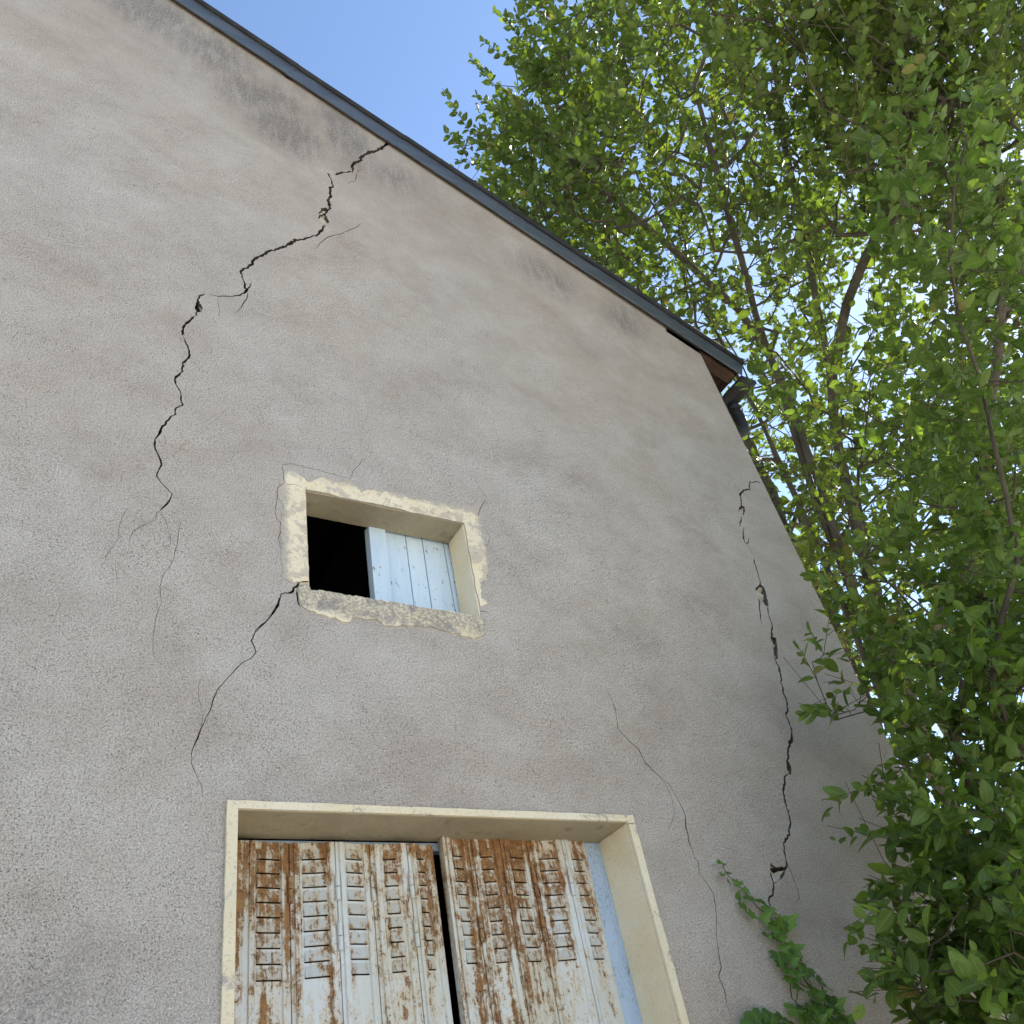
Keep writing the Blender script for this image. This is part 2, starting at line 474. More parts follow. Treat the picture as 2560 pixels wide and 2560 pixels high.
def cut_sheet(name, outer, openings, cracks, spalls, y0, mats, parent, d_crack=0.12, d_edge=0.02, d_spall=0.03):
    """a flat coat of the given outline, with real openings, open cracks and broken-out hollows"""
    pts, edges = [], []
    def addpoly(p):
        n = len(pts)
        for q in p:
            pts.append(Vector((q[0], q[1])))
        for i in range(len(p)):
            edges.append((n + i, n + (i + 1) % len(p)))
    for p in [outer] + openings + cracks + spalls:
        addpoly(p)
    ov, oe, of, *_ = delaunay_2d_cdt(pts, edges, [], 0, 1e-6)
    V = np.array([(v.x, v.y) for v in ov])
    T = np.array([tuple(f) for f in of])
    C = V[T].mean(1)
    cls = np.zeros(len(T), int)                     # 0 front, 1 crack, 2 spall, -1 outside
    for s in spalls:
        cls[inpoly(C, s)] = 2
    for c in cracks:
        cls[inpoly(C, c)] = 1
    cls[~inpoly(C, outer)] = -1
    for o in openings:
        cls[inpoly(C, o)] = -1
    depth = {0: 0.0, 1: d_crack, 2: d_spall}
    verts, faces, mi, key = [], [], [], {}
    def vid(i, lev):
        k = (i, lev)
        if k not in key:
            key[k] = len(verts)
            d = depth[lev] if lev in depth else d_edge
            if lev == 2:
                d += random.uniform(-0.018, 0.008)
            verts.append((V[i][0], y0 + d, V[i][1]))
        return key[k]
    em = {}
    for t, c in zip(T, cls):
        if c < 0:
            continue
        a, b, d = t
        ar = (V[b][0] - V[a][0]) * (V[d][1] - V[a][1]) - (V[b][1] - V[a][1]) * (V[d][0] - V[a][0])
        if ar < 0:
            a, b, d = a, d, b
        faces.append((vid(a, c), vid(b, c), vid(d, c)))
        mi.append(c)
        for e in ((a, b), (b, d), (d, a)):
            em[e] = c
    for (a, b), c in list(em.items()):
        o = em.get((b, a), -1)
        if o == c:
            continue
        da = depth[c]
        db = depth[o] if o >= 0 else d_edge
        if o < 0:
            if c != 0:
                continue
            la, lb = c, 9
        elif da < db:
            la, lb = c, o
        else:
            continue
        faces.append((vid(b, la), vid(a, la), vid(a, lb), vid(b, lb)))
        mi.append(1 if (o >= 0) else 0)
    return mesh(name, verts, faces, mats, parent, mi)

# --- crack tracing: polylines on the wall with a width at every point
def crack(crop, sc, pts, w=None):
    out = []
    for p in pts:
        x, y = crop[0] + p[0] * sc, crop[1] + p[1] * sc
        ww = p[2] if len(p) > 2 else w
        ww = ww * sc * (0.85 + 0.55 * min(1, max(0, (ww - 4) / 4)))
        out.append((x, y, ww))
    return out
CRK = []
A, sA = (440, 340), 560 / 1932
B, sB = (240, 700), 500 / 1932
Cc, sC = (240, 1180), 500 / 1932
Dd, sD = (400, 1560), 500 / 1932
E_, sE = (1480, 1660), 500 / 1932
F_, sF = (1560, 2060), 500 / 1932
G_, sG = (1780, 1180), 500 / 1932
H_, sH = (1850, 1640), 600 / 1932
I_, sI = (1880, 2120), 440 / 1932
W_, sW = (640, 1140), 660 / 1932
CRK.append(crack(A, sA, [(1850, 48, 20), (1835, 60, 18), (1770, 105, 17), (1720, 130, 15), (1660, 145, 20), (1605, 175, 18), (1590, 215, 16), (1530, 235, 18), (1518, 260, 13), (1525, 305, 9), (1480, 312, 7), (1410, 318, 13), (1368, 334, 9)]))
CRK.append(crack(A, sA, [(1340, 329, 2), (1310, 324, 9), (1335, 370, 7), (1358, 430, 10), (1325, 450, 13), (1330, 490, 10), (1335, 525, 13), (1312, 550, 15), (1320, 580, 17), (1325, 630, 10), (1290, 655, 13), (1248, 663, 14), (1243, 690, 9)]))
CRK.append(crack(A, sA, [(1290, 765, 5), (1278, 780, 12), (1255, 810, 15), (1215, 855, 13), (1150, 875, 10), (1105, 890, 11), (1035, 895, 15), (985, 925, 17), (920, 960, 15), (850, 990, 12), (800, 992, 13), (750, 1030, 17), (690, 1055, 15), (655, 1105, 15), (600, 1140, 11), (555, 1170, 12), (575, 1230, 8), (595, 1295, 10), (605, 1338, 14), (555, 1370, 10), (490, 1385, 7), (360, 1382, 5), (288, 1364, 7)]))
CRK.append(crack(A, sA, [(262, 1359, 3), (210, 1375, 10), (185, 1410, 11), (190, 1450, 18), (205, 1480, 22), (190, 1515, 14), (165, 1550, 7)]))
CRK.append(crack(A, sA, [(158, 1555, 9), (120, 1595, 14), (80, 1625, 12), (65, 1670, 12), (48, 1718, 8)]))
CRK.append(crack(B, sB, [(833, 532, 4), (860, 580, 8), (885, 640, 10), (905, 740, 11), (850, 790, 13), (830, 860, 11), (810, 910, 11), (762, 955, 11), (775, 1010, 8), (810, 1070, 8), (825, 1130, 9), (840, 1205, 10), (770, 1235, 9), (768, 1295, 9), (700, 1350, 10), (640, 1410, 14), (625, 1440, 18), (610, 1490, 9), (570, 1540, 9), (562, 1590, 10), (590, 1660, 8), (625, 1740, 9), (632, 1785, 9), (585, 1890, 8), (630, 1960, 8), (680, 2010, 7), (735, 2067, 8), (715, 2120, 9), (640, 2200, 8), (612, 2240, 6)]))
CRK.append(crack(B, sB, [(808, 545, 4), (820, 575, 5), (870, 605, 6)]))
CRK.append(crack(B, sB, [(655, 1480), (670, 1540), (665, 1590)], 2.5))
CRK.append(crack(Cc, sC, [(612, 382, 5), (583, 390, 5), (578, 460, 5), (490, 495, 4), (355, 578, 4), (325, 640, 4), (320, 720, 2)]))
CRK.append(crack(Cc, sC, [(618, 388, 4), (670, 465, 4), (720, 640, 3), (718, 690, 3), (640, 750, 2)]))
CRK.append(crack(Cc, sC, [(830, 460, 2), (800, 560, 4), (790, 650, 5), (755, 825, 5), (720, 900, 4), (650, 990, 4), (618, 1110, 4), (632, 1265, 4), (585, 1380, 4), (550, 1600, 3.5), (550, 1745, 3), (590, 1830, 2.5), (690, 1880, 2)]))
CRK.append(crack(Cc, sC, [(310, 350), (250, 430), (220, 540), (220, 630), (160, 730), (100, 810), (80, 880)], 3))
CRK.append(crack(Cc, sC, [(190, 850), (190, 930), (205, 1030), (190, 1130)], 2))
CRK.append(crack(W_, sW, [(398, 922, 9), (385, 924, 10), (345, 928, 13), (310, 938, 14), (270, 985, 16), (235, 1005, 8), (185, 1010, 6), (160, 1090, 10), (110, 1170, 7), (0, 1290, 6)]))
CRK.append(crack(Cc, sC, [(1650, 1440, 7), (1550, 1520, 7), (1500, 1630, 7), (1548, 1745, 7), (1490, 1805, 6), (1415, 1838, 6), (1330, 1930, 6), (1180, 2090, 6), (1135, 2190, 6), (1105, 2300, 6), (1045, 2420, 6), (980, 2580, 8), (920, 2715, 6), (928, 2775, 6), (918, 2805, 6), (960, 2900, 5), (1020, 3030, 4), (1025, 3170, 2)]))
CRK.append(crack(Dd, sD, [(418, 490), (370, 600), (375, 720), (405, 850), (410, 940), (385, 1030), (395, 1070)], 3))
CRK.append(crack(Dd, sD, [(240, 1850), (360, 1815)], 3))
CRK.append(crack(A, sA, [(1610, 745, 3), (1560, 785, 4), (1440, 838, 5), (1310, 870, 5), (1245, 920, 5), (1215, 965, 4), (1165, 970, 2)]))
CRK.append(crack(A, sA, [(1610, 280, 2), (1560, 310, 4), (1545, 390, 5), (1490, 400, 4), (1475, 430, 2)]))
CRK.append(crack(A, sA, [(655, 1260, 4), (620, 1320, 9), (606, 1345, 11)]))
CRK.append(crack(A, sA, [(618, 1350, 7), (605, 1410, 6), (560, 1480, 6), (510, 1530, 3)]))
CRK.append(crack(A, sA, [(355, 1400), (375, 1500), (370, 1570)], 3))
CRK.append(crack(W_, sW, [(190, 65), (200, 120), (205, 200), (160, 230), (155, 300), (140, 400), (150, 460), (180, 490), (180, 560), (165, 600), (180, 680)], 4))
CRK.append(crack(W_, sW, [(190, 65), (260, 55), (340, 75), (440, 100), (560, 130), (690, 165), (710, 110), (740, 80), (790, 15)], 3))
CRK.append(crack(W_, sW, [(215, 210), (300, 215), (335, 235)], 4))
CRK.append(crack(W_, sW, [(1680, 315), (1640, 390), (1620, 450)], 4))
CRK.append(crack(W_, sW, [(1680, 530), (1715, 600), (1690, 660)], 2.5))
CRK.append(crack(W_, sW, [(1600, 160), (1640, 240), (1680, 290)], 2))
CRK.append(crack(W_, sW, [(1620, 1170), (1655, 1135), (1700, 1145)], 5))
CRK.append(crack(W_, sW, [(298, 985, 9), (305, 1060, 8), (330, 1110, 3)]))
CRK.append(crack(E_, sE, [(140, 245, 2.5), (180, 320, 4), (225, 430, 5), (240, 540, 5), (255, 635, 5), (360, 745, 5), (450, 825, 5.5), (515, 960, 6), (610, 1050, 6), (680, 1110, 5), (760, 1180, 5), (800, 1260, 5), (850, 1350, 6), (905, 1470, 6), (900, 1520, 7), (935, 1710, 6), (985, 1850, 5), (1000, 1890, 5)]))
CRK.append(crack(E_, sE, [(650, 1085), (720, 1180), (770, 1300), (795, 1440), (780, 1510), (740, 1590)], 3.5))
CRK.append(crack(F_, sF, [(680, 312, 5), (720, 370, 5), (725, 470, 5), (800, 570, 5), (865, 670, 5), (890, 860, 5), (890, 1060, 5), (910, 1200, 5), (940, 1390, 6), (912, 1470, 7), (970, 1600, 6), (990, 1740, 4), (1030, 1850, 3), (1060, 1930, 2)]))
CRK.append(crack(G_, sG, [(470, 98, 6), (440, 97, 7), (370, 95, 8), (362, 125, 9), (365, 172, 9), (300, 180, 9), (275, 210, 13), (285, 300, 7), (283, 335, 12)]))
CRK.append(crack(G_, sG, [(292, 425, 3), (275, 480, 10), (268, 530, 3)]))
CRK.append(crack(G_, sG, [(312, 528, 4), (298, 600, 9), (310, 660, 10), (335, 697, 9), (350, 680, 6), (357, 625, 2)]))
CRK.append(crack(G_, sG, [(335, 700), (410, 825)], 2))
CRK.append(crack(G_, sG, [(412, 825, 5), (408, 880, 9), (430, 940, 7), (465, 1050, 7), (462, 1090, 12), (440, 1120, 18), (428, 1145, 9), (455, 1245, 8), (470, 1380, 9), (480, 1470, 4)]))
CRK.append(crack(G_, sG, [(545, 1300, 5), (540, 1330, 9), (545, 1370, 7), (580, 1480, 8), (578, 1580, 12), (585, 1605, 24), (578, 1650, 8)]))
CRK.append(crack(G_, sG, [(590, 1770, 5), (620, 1830, 12), (650, 1890, 11), (672, 2020, 10)]))
CRK.append(crack(H_, sH, [(315, 80, 8), (330, 200, 8), (345, 280, 10), (380, 370, 11), (385, 450, 9), (370, 465, 9), (395, 540, 9), (418, 610, 8), (408, 690, 17), (390, 730, 10), (385, 830, 10), (376, 852, 13)]))
CRK.append(crack(H_, sH, [(400, 935, 5), (362, 970, 10), (350, 1080, 11), (365, 1180, 9), (398, 1290, 9), (402, 1380, 11), (385, 1470, 10), (350, 1505, 10), (355, 1570, 8), (372, 1650, 8), (375, 1690, 13), (340, 1710, 13), (290, 1708, 12), (250, 1690, 14), (252, 1665, 6)]))
CRK.append(crack(H_, sH, [(246, 1705, 8), (255, 1780, 7), (270, 1850, 9), (265, 1900, 10)]))
CRK.append(crack(H_, sH, [(378, 1655, 5), (420, 1760, 5), (470, 1900, 5), (478, 1950, 5), (448, 1985, 3)]))
CRK.append(crack(I_, sI, [(238, 430, 10), (225, 520, 12), (190, 550, 11), (195, 660, 11)]))
CRK.append(crack(I_, sI, [(330, 1030, 10), (345, 1180, 8)]))
CRK.append(crack(I_, sI, [(418, 1470, 10), (440, 1650, 9), (485, 1690, 9), (505, 1800, 9)]))
CRK.append(crack(I_, sI, [(500, 1560, 9), (490, 1692, 7)]))
CRK.append(crack(I_, sI, [(560, 1570), (600, 1770)], 3))

def ragged(p, sc=1.0):
    """strip polygon (x, z) with uneven edges around a traced crack"""
    P = [(at(x, y)[[0, 2]], w * np.linalg.norm(at(x, y) - CAM) / FPX * 1.05) for x, y, w in p]
    dense = []
    for (a, wa), (b, wb) in zip(P[:-1], P[1:]):
        L = np.linalg.norm(b - a)
        k = max(1, int(L / (0.012 if max(wa, wb) > 0.006 else 0.022)))
        nrm = np.array([-(b - a)[1], (b - a)[0]]) / max(L, 1e-6)
        for i in range(k):
            t = i / k
            w = wa + (wb - wa) * t
            j = random.uniform(-1, 1) * min(0.005, 0.42 * w + 0.001) if i else 0
            dense.append((a + (b - a) * t + nrm * j, w))
    dense.append(P[-1])
    Lf, Rt = [], []
    n = len(dense)
    for i, (c, w) in enumerate(dense):
        d = dense[min(i + 1, n - 1)][0] - dense[max(i - 1, 0)][0]
        d = d / max(np.linalg.norm(d), 1e-9)
        nrm = np.array([-d[1], d[0]])
        wl, wr = w / 2 * random.uniform(0.5, 1.6), w / 2 * random.uniform(0.5, 1.6)
        if i in (0, n - 1):
            wl *= 0.35; wr *= 0.35
        Lf.append(c + nrm * wl); Rt.append(c - nrm * wr)
    return [tuple(q) for q in Lf + Rt[::-1]]
CRACKS = [ragged(c) for c in CRK]
def pxpoly(crop, sc, pts, jit=0.0, sub=1):
    q = [at(crop[0] + x * sc, crop[1] + y * sc)[[0, 2]] for x, y in pts]
    if not jit:
        return [tuple(v) for v in q]
    out = []
    for a, b in zip(q, q[1:] + q[:1]):
        L = np.linalg.norm(b - a)
        k = max(1, int(L / 0.012))
        for i in range(k):
            out.append(tuple(a + (b - a) * i / k + np.array([random.uniform(-jit, jit), random.uniform(-jit, jit)])))
    return out
SPALLS = [pxpoly(A, sA, [(1250, 625), (1300, 615), (1315, 650), (1290, 672), (1303, 700), (1325, 740), (1292, 772), (1240, 735), (1228, 715), (1240, 670)], .002),
          pxpoly(A, sA, [(180, 1440), (215, 1450), (232, 1480), (218, 1512), (185, 1518), (160, 1490), (165, 1460)], .002),
          pxpoly(G_, sG, [(268, 330), (312, 330), (320, 375), (308, 415), (272, 418), (247, 385)], .002),
          pxpoly(G_, sG, [(430, 1125), (468, 1085), (502, 1110), (522, 1170), (548, 1290), (530, 1300), (470, 1245), (442, 1215)], .002),
          pxpoly(G_, sG, [(570, 1590), (618, 1600), (630, 1680), (638, 1810), (600, 1800), (576, 1740)], .002),
          pxpoly(H_, sH, [(370, 840), (396, 850), (416, 900), (412, 955), (385, 945)], .002),
          pxpoly(H_, sH, [(246, 1705), (378, 1702), (352, 1770), (280, 1835), (258, 1780)], .002),
          pxpoly(Cc, sC, [(1735, 1290), (1765, 1300), (1745, 1325), (1725, 1345)], .001)]
# broken-out render under the roof edge
NOTCH = [(at(x, y)[[0, 2]]) for x, y in [(664, 150), (690, 172), (716, 196), (743, 208), (775, 222), (770, 190), (680, 130)]]
CRACKS.append([tuple(v) for v in NOTCH])

# --- openings
def rect(pa, pb, pc, pd):
    a, b, c, d = (at(*p) for p in (pa, pb, pc, pd))
    x0, x1 = (a[0] + d[0]) / 2, (b[0] + c[0]) / 2
    return x0, x1, (c[2] + d[2]) / 2, (a[2] + b[2]) / 2
sx0, sx1, sz0, sz1 = rect((759.6, 1222), (1162.7, 1309), (1200, 1540), (775, 1476))
bx0 = at(592.7, 2025)[0]; bx1 = at(1566, 2056)[0]; bz1 = (at(592.7, 2025)[2] + at(1566, 2056)[2]) / 2
bz0 = 1.05
op_s = [(sx0, sz0), (sx1, sz0), (sx1, sz1), (sx0, sz1)]
# slightly uneven edges of the hand-made opening
def uneven(poly, amp=0.004, step=0.05):
    out = []
    for a, b in zip(poly, poly[1:] + poly[:1]):
        a, b = np.array(a), np.array(b)
        L = np.linalg.norm(b - a); k = max(1, int(L / step))
        nrm = np.array([-(b - a)[1], (b - a)[0]]) / L
        for i in range(k):
            out.append(tuple(a + (b - a) * i / k + nrm * (random.uniform(-amp, amp) if i else 0)))
    return out
op_s = uneven(op_s)
op_b = [(bx0, bz0), (bx1, bz0), (bx1, bz1), (bx0, bz1)]
ZT = 0.03
outer = [(LEFT, 0.002), (CORNER, 0.002), (CORNER, rake_z(CORNER) + ZT), (RIDGE, rake_z(RIDGE) + ZT), (LEFT, rake_z(CORNER) + ZT)]
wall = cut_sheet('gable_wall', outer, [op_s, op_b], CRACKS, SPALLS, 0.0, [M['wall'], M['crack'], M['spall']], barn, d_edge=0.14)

# --- cream surround of the small window, worn to an irregular outline
SUR = [(215, 105), (175, 150), (170, 215), (160, 290), (195, 350), (185, 420), (190, 470), (178, 560), (195, 640), (188, 740), (195, 870), (183, 885), (240, 912), (300, 925), (345, 928), (392, 925), (420, 990),
       (1630, 1180), (1640, 1110), (1690, 1080), (1655, 1040), (1640, 930), (1690, 900), (1700, 840), (1688, 740), (1680, 640), (1652, 560), (1662, 500), (1622, 420), (1620, 385), (1560, 372), (1490, 360), (1400, 345), (1300, 335), (1200, 310), (1130, 320), (1080, 282), (960, 262), (880, 255), (820, 250), (770, 275), (740, 205), (680, 180), (600, 190), (540, 180), (490, 150), (430, 180), (380, 190), (330, 150), (280, 115)]
cut_sheet('window_surround', pxpoly(W_, sW, SUR, .006), [op_s], CRACKS, [], -0.0025, [M['cream_worn'], M['crack'], M['spall']], barn, d_crack=0.1, d_edge=0.0022)
SIL = [(312, 942), (385, 935), (396, 980), (560, 1004), (860, 1052), (1200, 1108), (1500, 1160), (1640, 1186), (1672, 1190), (1672, 1310), (1600, 1342), (1450, 1300), (1300, 1262), (1150, 1240), (1000, 1245), (940, 1242), (885, 1205), (760, 1192), (702, 1186), (688, 1218), (650, 1216), (570, 1190), (480, 1166), (400, 1140), (335, 1112), (312, 1080)]
sill = cut_sheet('window_sill', pxpoly(W_, sW, SIL, .004), [], CRACKS, [], -0.005, [M['cream_sill'], M['crack'], M['spall']], barn, d_crack=0.1, d_edge=0.0047)
# --- reveal of the small window
RD = 0.15
def lining(x0, x1, z0, z1, y0, y1, mat, name, t=0.04, sides=('l', 'r', 't', 'b'), inset=0.006):
    m = MB()
    x0 += inset; x1 -= inset; z0 += inset; z1 -= inset
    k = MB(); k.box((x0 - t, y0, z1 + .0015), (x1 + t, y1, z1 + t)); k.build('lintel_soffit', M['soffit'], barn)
    if 'b' in sides: m.box((x0 - t, y0, z0 - t), (x1 + t, y1, z0 - .0015))
    if 'l' in sides: m.box((x0 - t, y0, z0 - .001), (x0 - .0015, y1, z1 + .001))
    if 'r' in sides: m.box((x1 + .0015, y0, z0 - .001), (x1 + t, y1, z1 + .001))
    return m.build(name, mat, barn)
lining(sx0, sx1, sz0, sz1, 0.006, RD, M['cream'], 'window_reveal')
# --- sliding board shutter, half open
def line_at(p, Y, z):
    """x on plane y=Y of the edge through two photo pixels, at height z"""
    a, b = at(*p[0], Y), at(*p[1], Y)
    t = (z - a[2]) / (b[2] - a[2])
    return a[0] + (b[0] - a[0]) * t
def wpx(x, y):
    return (640 + x * sW, 1140 + y * sW)
SY = RD + 0.012
shz0, shz1 = sz0 - 0.02, sz1 + 0.012
shut = bpy.data.objects.new('board_shutter', None); COL.objects.link(shut); shut.parent = barn
lines = [((810, 505), (858, 1055)), ((925, 535), (980, 1070)), ((1092, 565), (1160, 1100)), ((1215, 595), (1290, 1120)), ((1370, 625), (1462, 1140)), ((1428, 632), (1508, 1155))]
xs = [[line_at((wpx(*l[0]), wpx(*l[1])), SY, z) for z in (shz0, shz1)] for l in lines]
xs[-1] = [sx1 + 0.02, sx1 + 0.02]
for i in range(1, 5):
    a, b = xs[i], xs[i + 1]
    g = 0.0022
    dy = random.uniform(0, 0.003)
    m = MB()
    (p, q), (r, s) = (a[0] + g, a[1] + g), (b[0] - g, b[1] - g)
    y0, y1 = SY + dy, SY + 0.024
    m.hexa([(p, y0, shz0), (r, y0, shz0), (r, y1, shz0), (p, y1, shz0), (q, y0, shz1), (s, y0, shz1), (s, y1, shz1), (q, y1, shz1)])
    m.build('plank', M['paleblue'], shut, bevel=0.0015)
m = MB()
(p, q), (r, s) = xs[0], xs[1]
m.hexa([(p, SY - .02, shz0), (r + .004, SY - .02, shz0), (r + .004, SY + .03, shz0), (p, SY + .03, shz0), (q, SY - .02, shz1 - .004), (s + .004, SY - .02, shz1 - .004), (s + .004, SY + .03, shz1 - .004), (q, SY + .03, shz1 - .004)])
m.build('stile', M['paleblue'], shut, bevel=0.002)

# --- large opening: surround band, reveal, jamb posts
def sub_edge(poly, jit):
    return uneven(poly, jit, 0.03)
ox0 = at(566, 2003)[0]; ox1 = at(1587, 2043)[0]; oz1 = (at(566, 2003)[2] + at(1586, 2042)[2]) / 2
ox1 = bx1 + (bx0 - ox0) * 0.95
band = uneven([(ox0, bz0 - 0.08), (ox1, bz0 - 0.08), (ox1, oz1), (ox0, oz1)], 0.001, 0.03)
BCR = [ragged([(1600, 2062, 1.2), (1570, 2062, 1.4), (1560, 2063, 1.2)])]
cut_sheet('shutter_surround', band, [op_b], BCR, [], -0.012, [M['cream_band'], M['crack'], M['spall']], barn, d_crack=0.05, d_edge=0.0115)
BD = 0.19
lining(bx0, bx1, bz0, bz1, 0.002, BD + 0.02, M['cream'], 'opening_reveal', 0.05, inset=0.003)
m = MB(); m.box((bx1 - 0.088, BD, bz0), (bx1 - 0.001, BD + 0.06, bz1 - 0.002))
m.build('door_post', M['blue'], barn, bevel=0.003)
m = MB(); m.box((bx0 + 0.001, BD, bz0), (bx0 + 0.035, BD + 0.06, bz1 - 0.002))
m.build('door_post', M['blue'], barn, bevel=0.003)
m = MB(); m.box((bx0 + 0.036, BD + 0.03, bz1 - 0.03), (bx1 - 0.09, BD + 0.07, bz1 - 0.003))
m.build('head_rail', M['blue'], barn)

# --- folding steel shutter: ten panels, each with pressed louvres
PX_L = [612, 725, 835, 926, 1014, 1085]
PX_R = [1105, 1173, 1248, 1321, 1402, 1466]
SLOT_L = [(641, 702), (756, 813), (863, 907), (959, 990), (1039, 1060)]
SLOT_R = [(1128, 1158), (1202, 1230), (1274, 1308), (1348, 1388), (1423, 1457)]
PY = BD - 0.012
def px_x(px, py, Y):
    return at(px, py, Y)[0]
LH = 0.057                                            # louvre pitch
def panel(xa, xb, sa, sb, ya, yb, ztop, nrow, first, rows):
    """sheet from (xa, ya) to (xb, yb) in plan; sa..sb are the slot ends"""
    w = xb - xa
    def P(x, z, d=0.0):
        t = (x - xa) / w
        return (x, ya + (yb - ya) * t - d, z)
    m = MB()
    zb = bz0 + 0.01
    def quad(x0, x1, z0, z1, d=0.0):
        m.add([P(x0, z0, d), P(x1, z0, d), P(x1, z1, d), P(x0, z1, d)], [(0, 1, 2, 3)])
    prof = [(xa, -0.012), (xa + 0.002, 0.0), (xa + 0.012, 0.0), (xa + 0.015, 0.007), (xa + 0.030, 0.007), (xa + 0.034, 0.0)]
    prof2 = [(xb - 0.030, 0.0), (xb - 0.026, 0.006), (xb - 0.012, 0.006), (xb - 0.009, 0.0), (xb - 0.002, 0.0), (xb, -0.012)]
    for pr in (prof, prof2):
        for (x0, d0), (x1, d1) in zip(pr[:-1], pr[1:]):
            m.add([P(x0, zb, d0), P(x1, zb, d1), P(x1, ztop, d1), P(x0, ztop, d0)], [(0, 1, 2, 3)])
    x0, x1 = prof[-1][0], prof2[0][0]
    sa_, sb_ = max(sa, x0 + 0.002), min(sb, x1 - 0.002)
    quad(x0, sa_, zb, ztop); quad(sb_, x1, zb, ztop)
    SH = 0.0042
    z = ztop
    for k in range(nrow):
        zs = first - k * rows
        quad(sa_, sb_, zs, z)
        z = zs - SH
    quad(sa_, sb_, zb, z)
    m.add([P(xa, ztop), P(xb, ztop), P(xb, ztop, -0.03), P(xa, ztop, -0.03)], [(0, 1, 2, 3)])
    o = m.build('shutter_panel', M['rust'], barn)
    for k in range(nrow):
        zs = first - k * rows
        l = MB()
        t, d = 0.0012, 0.0075
        zt = zs + rows * 0.72
        wl = sb_ - sa_
        j = random.uniform(-.0007, .0007)
        a0, a1, a2, a3 = P(sa_ + .002, zt, .001), P(sb_ - .002, zt, .001), P(sb_ - .002, zs + .0005 + j, d), P(sa_ + .002, zs + .0005 - j, d)
        l.add([a3, a2, a1, a0, P(sa_ - .001, zs - .001, 0.0005), P(sb_ + .001, zs - .001, 0.0005),
               P(sa_ + .002, zs - .001, d - .002), P(sb_ - .002, zs - .001, d - .002)],
              [(0, 1, 2, 3), (4, 0, 3), (1, 5, 2), (0, 6, 7, 1)])
        l.build('louvre', M['rust_louvre'], o)
    return o
def hinge(x, y, z, o):
    m = MB()
    for a, b in ((0.0, 0.040), (0.043, 0.083)):
        m.tube([(x, y, z - a), (x, y, z - b)], 0.0075, 8)
    h = m.build('hinge', M['rust'], o, smooth=False)
    return h
ztopL = at(760, 2106, PY)[2]; ztopR = at(1270, 2096, PY)[2]
zsL = at(672, 2146.7, PY)[2]; zeL = at(672, 2449.5, PY)[2]
rowsL = (zsL - zeL) / 8
for side, (PX, SLT, zt) in enumerate(((PX_L, SLOT_L, ztopL), (PX_R, SLOT_R, ztopR))):
    X = [px_x(p, 2112, PY) for p in PX]
    for i in range(5):
        ya = PY + (0.012 if i % 2 else -0.006)
        yb = PY + (-0.006 if i % 2 else 0.012)
        yp = 2146 if side == 0 else 2138 + 2.2 * i
        sa, sb = px_x(SLT[i][0], yp, PY), px_x(SLT[i][1], yp, PY)
        first = at((SLT[i][0] + SLT[i][1]) / 2, yp + 0.5, PY)[2]
        dz = 0.0 if side == 0 else [0.012, 0.012, 0.010, 0.004, -0.004][i]
        p = panel(X[i], X[i + 1], sa, sb, ya, yb, zt + dz, 9, first, rowsL)
        if i:
            for zh in ((first - 0.055, first - 0.205) if i % 2 == side else (first - 0.055, first - 0.75)):
                hinge(X[i], ya - 0.010, zh, p)
# closing stile on the meeting edge and thin steel edge at the left post
xg = px_x(1105, 2112, PY)
m = MB(); m.box((xg - 0.004, PY - 0.014, bz0 + 0.01), (xg + 0.006, PY + 0.02, ztopR + 0.008))
m.build('meeting_stile', M['rust'], barn)
xl = px_x(604, 2112, PY)
m = MB(); m.box((bx0 + 0.027, PY - 0.01, bz0 + 0.01), (xl + 0.012, PY + 0.004, ztopL))
m.build('edge_stile', M['rust'], barn)

# --- roof edge: zinc flashing in lengths, with a rolled top
u0, u1 = at(497, 0, YS), at(1864, 915, YS)
dirx = np.array([1, 0, SL]); dirx = dirx / np.linalg.norm(dirx)
nrm = np.array([-SL, 0, 1]); nrm = nrm / np.linalg.norm(nrm)
h_l = (u0 - r0) @ nrm; h_r = (u1 - r0) @ nrm
HF = (h_l + h_r) / 2
def on_rake(px, py):
    return (at(px, py, YS) - r0) @ dirx
S_END = on_rake(1856, 930)
S_RIDGE = (RIDGE - r0[0]) / dirx[0]
seams = [S_RIDGE, on_rake(440, 0) - 0.35, on_rake(726, 175), on_rake(992, 360), on_rake(1249, 530), on_rake(1479, 682), on_rake(1690, 822), S_END]
prof = [(0.004, 0.006), (0.0, 0.005), (0.0, -0.003), (0.004, -0.005), (0.010, 0.0), (HF * 0.80, 0.0), (HF * 0.80, 0.03)]
bead = [(HF * 0.805, 0.02)]
for k in range(9):
    a = -math.pi / 2 + k * math.pi / 8
    bead.append((HF * 0.90 + math.sin(a) * HF * 0.095, -0.006 - max(0, math.cos(a)) * 0.022))
bead += [(HF, 0.05)]
for i, (s0, s1) in enumerate(zip(seams[:-1], seams[1:])):
    off = 0.003 * (i % 2)
    for nm, pr, mt in (('verge_flashing', prof, M['zinc']), ('roof_edge_roll', bead, M['bitumen'])):
        v, f = [], []
        for s in (s0 + (0.0015 if i else 0), s1 + 0.012 if i < len(seams) - 2 else s1):
            for h, d in pr:
                p = r0 + dirx * s + nrm * h
                v.append((p[0], YS + d - off, p[2]))
        n = len(pr)
        for k in range(n - 1):
            f.append((k, n + k, n + k + 1, k + 1))
        f.append(tuple(range(n)))
        f.append(tuple(range(n, 2 * n))[::-1])
        mesh(nm, v, f, [mt], barn)
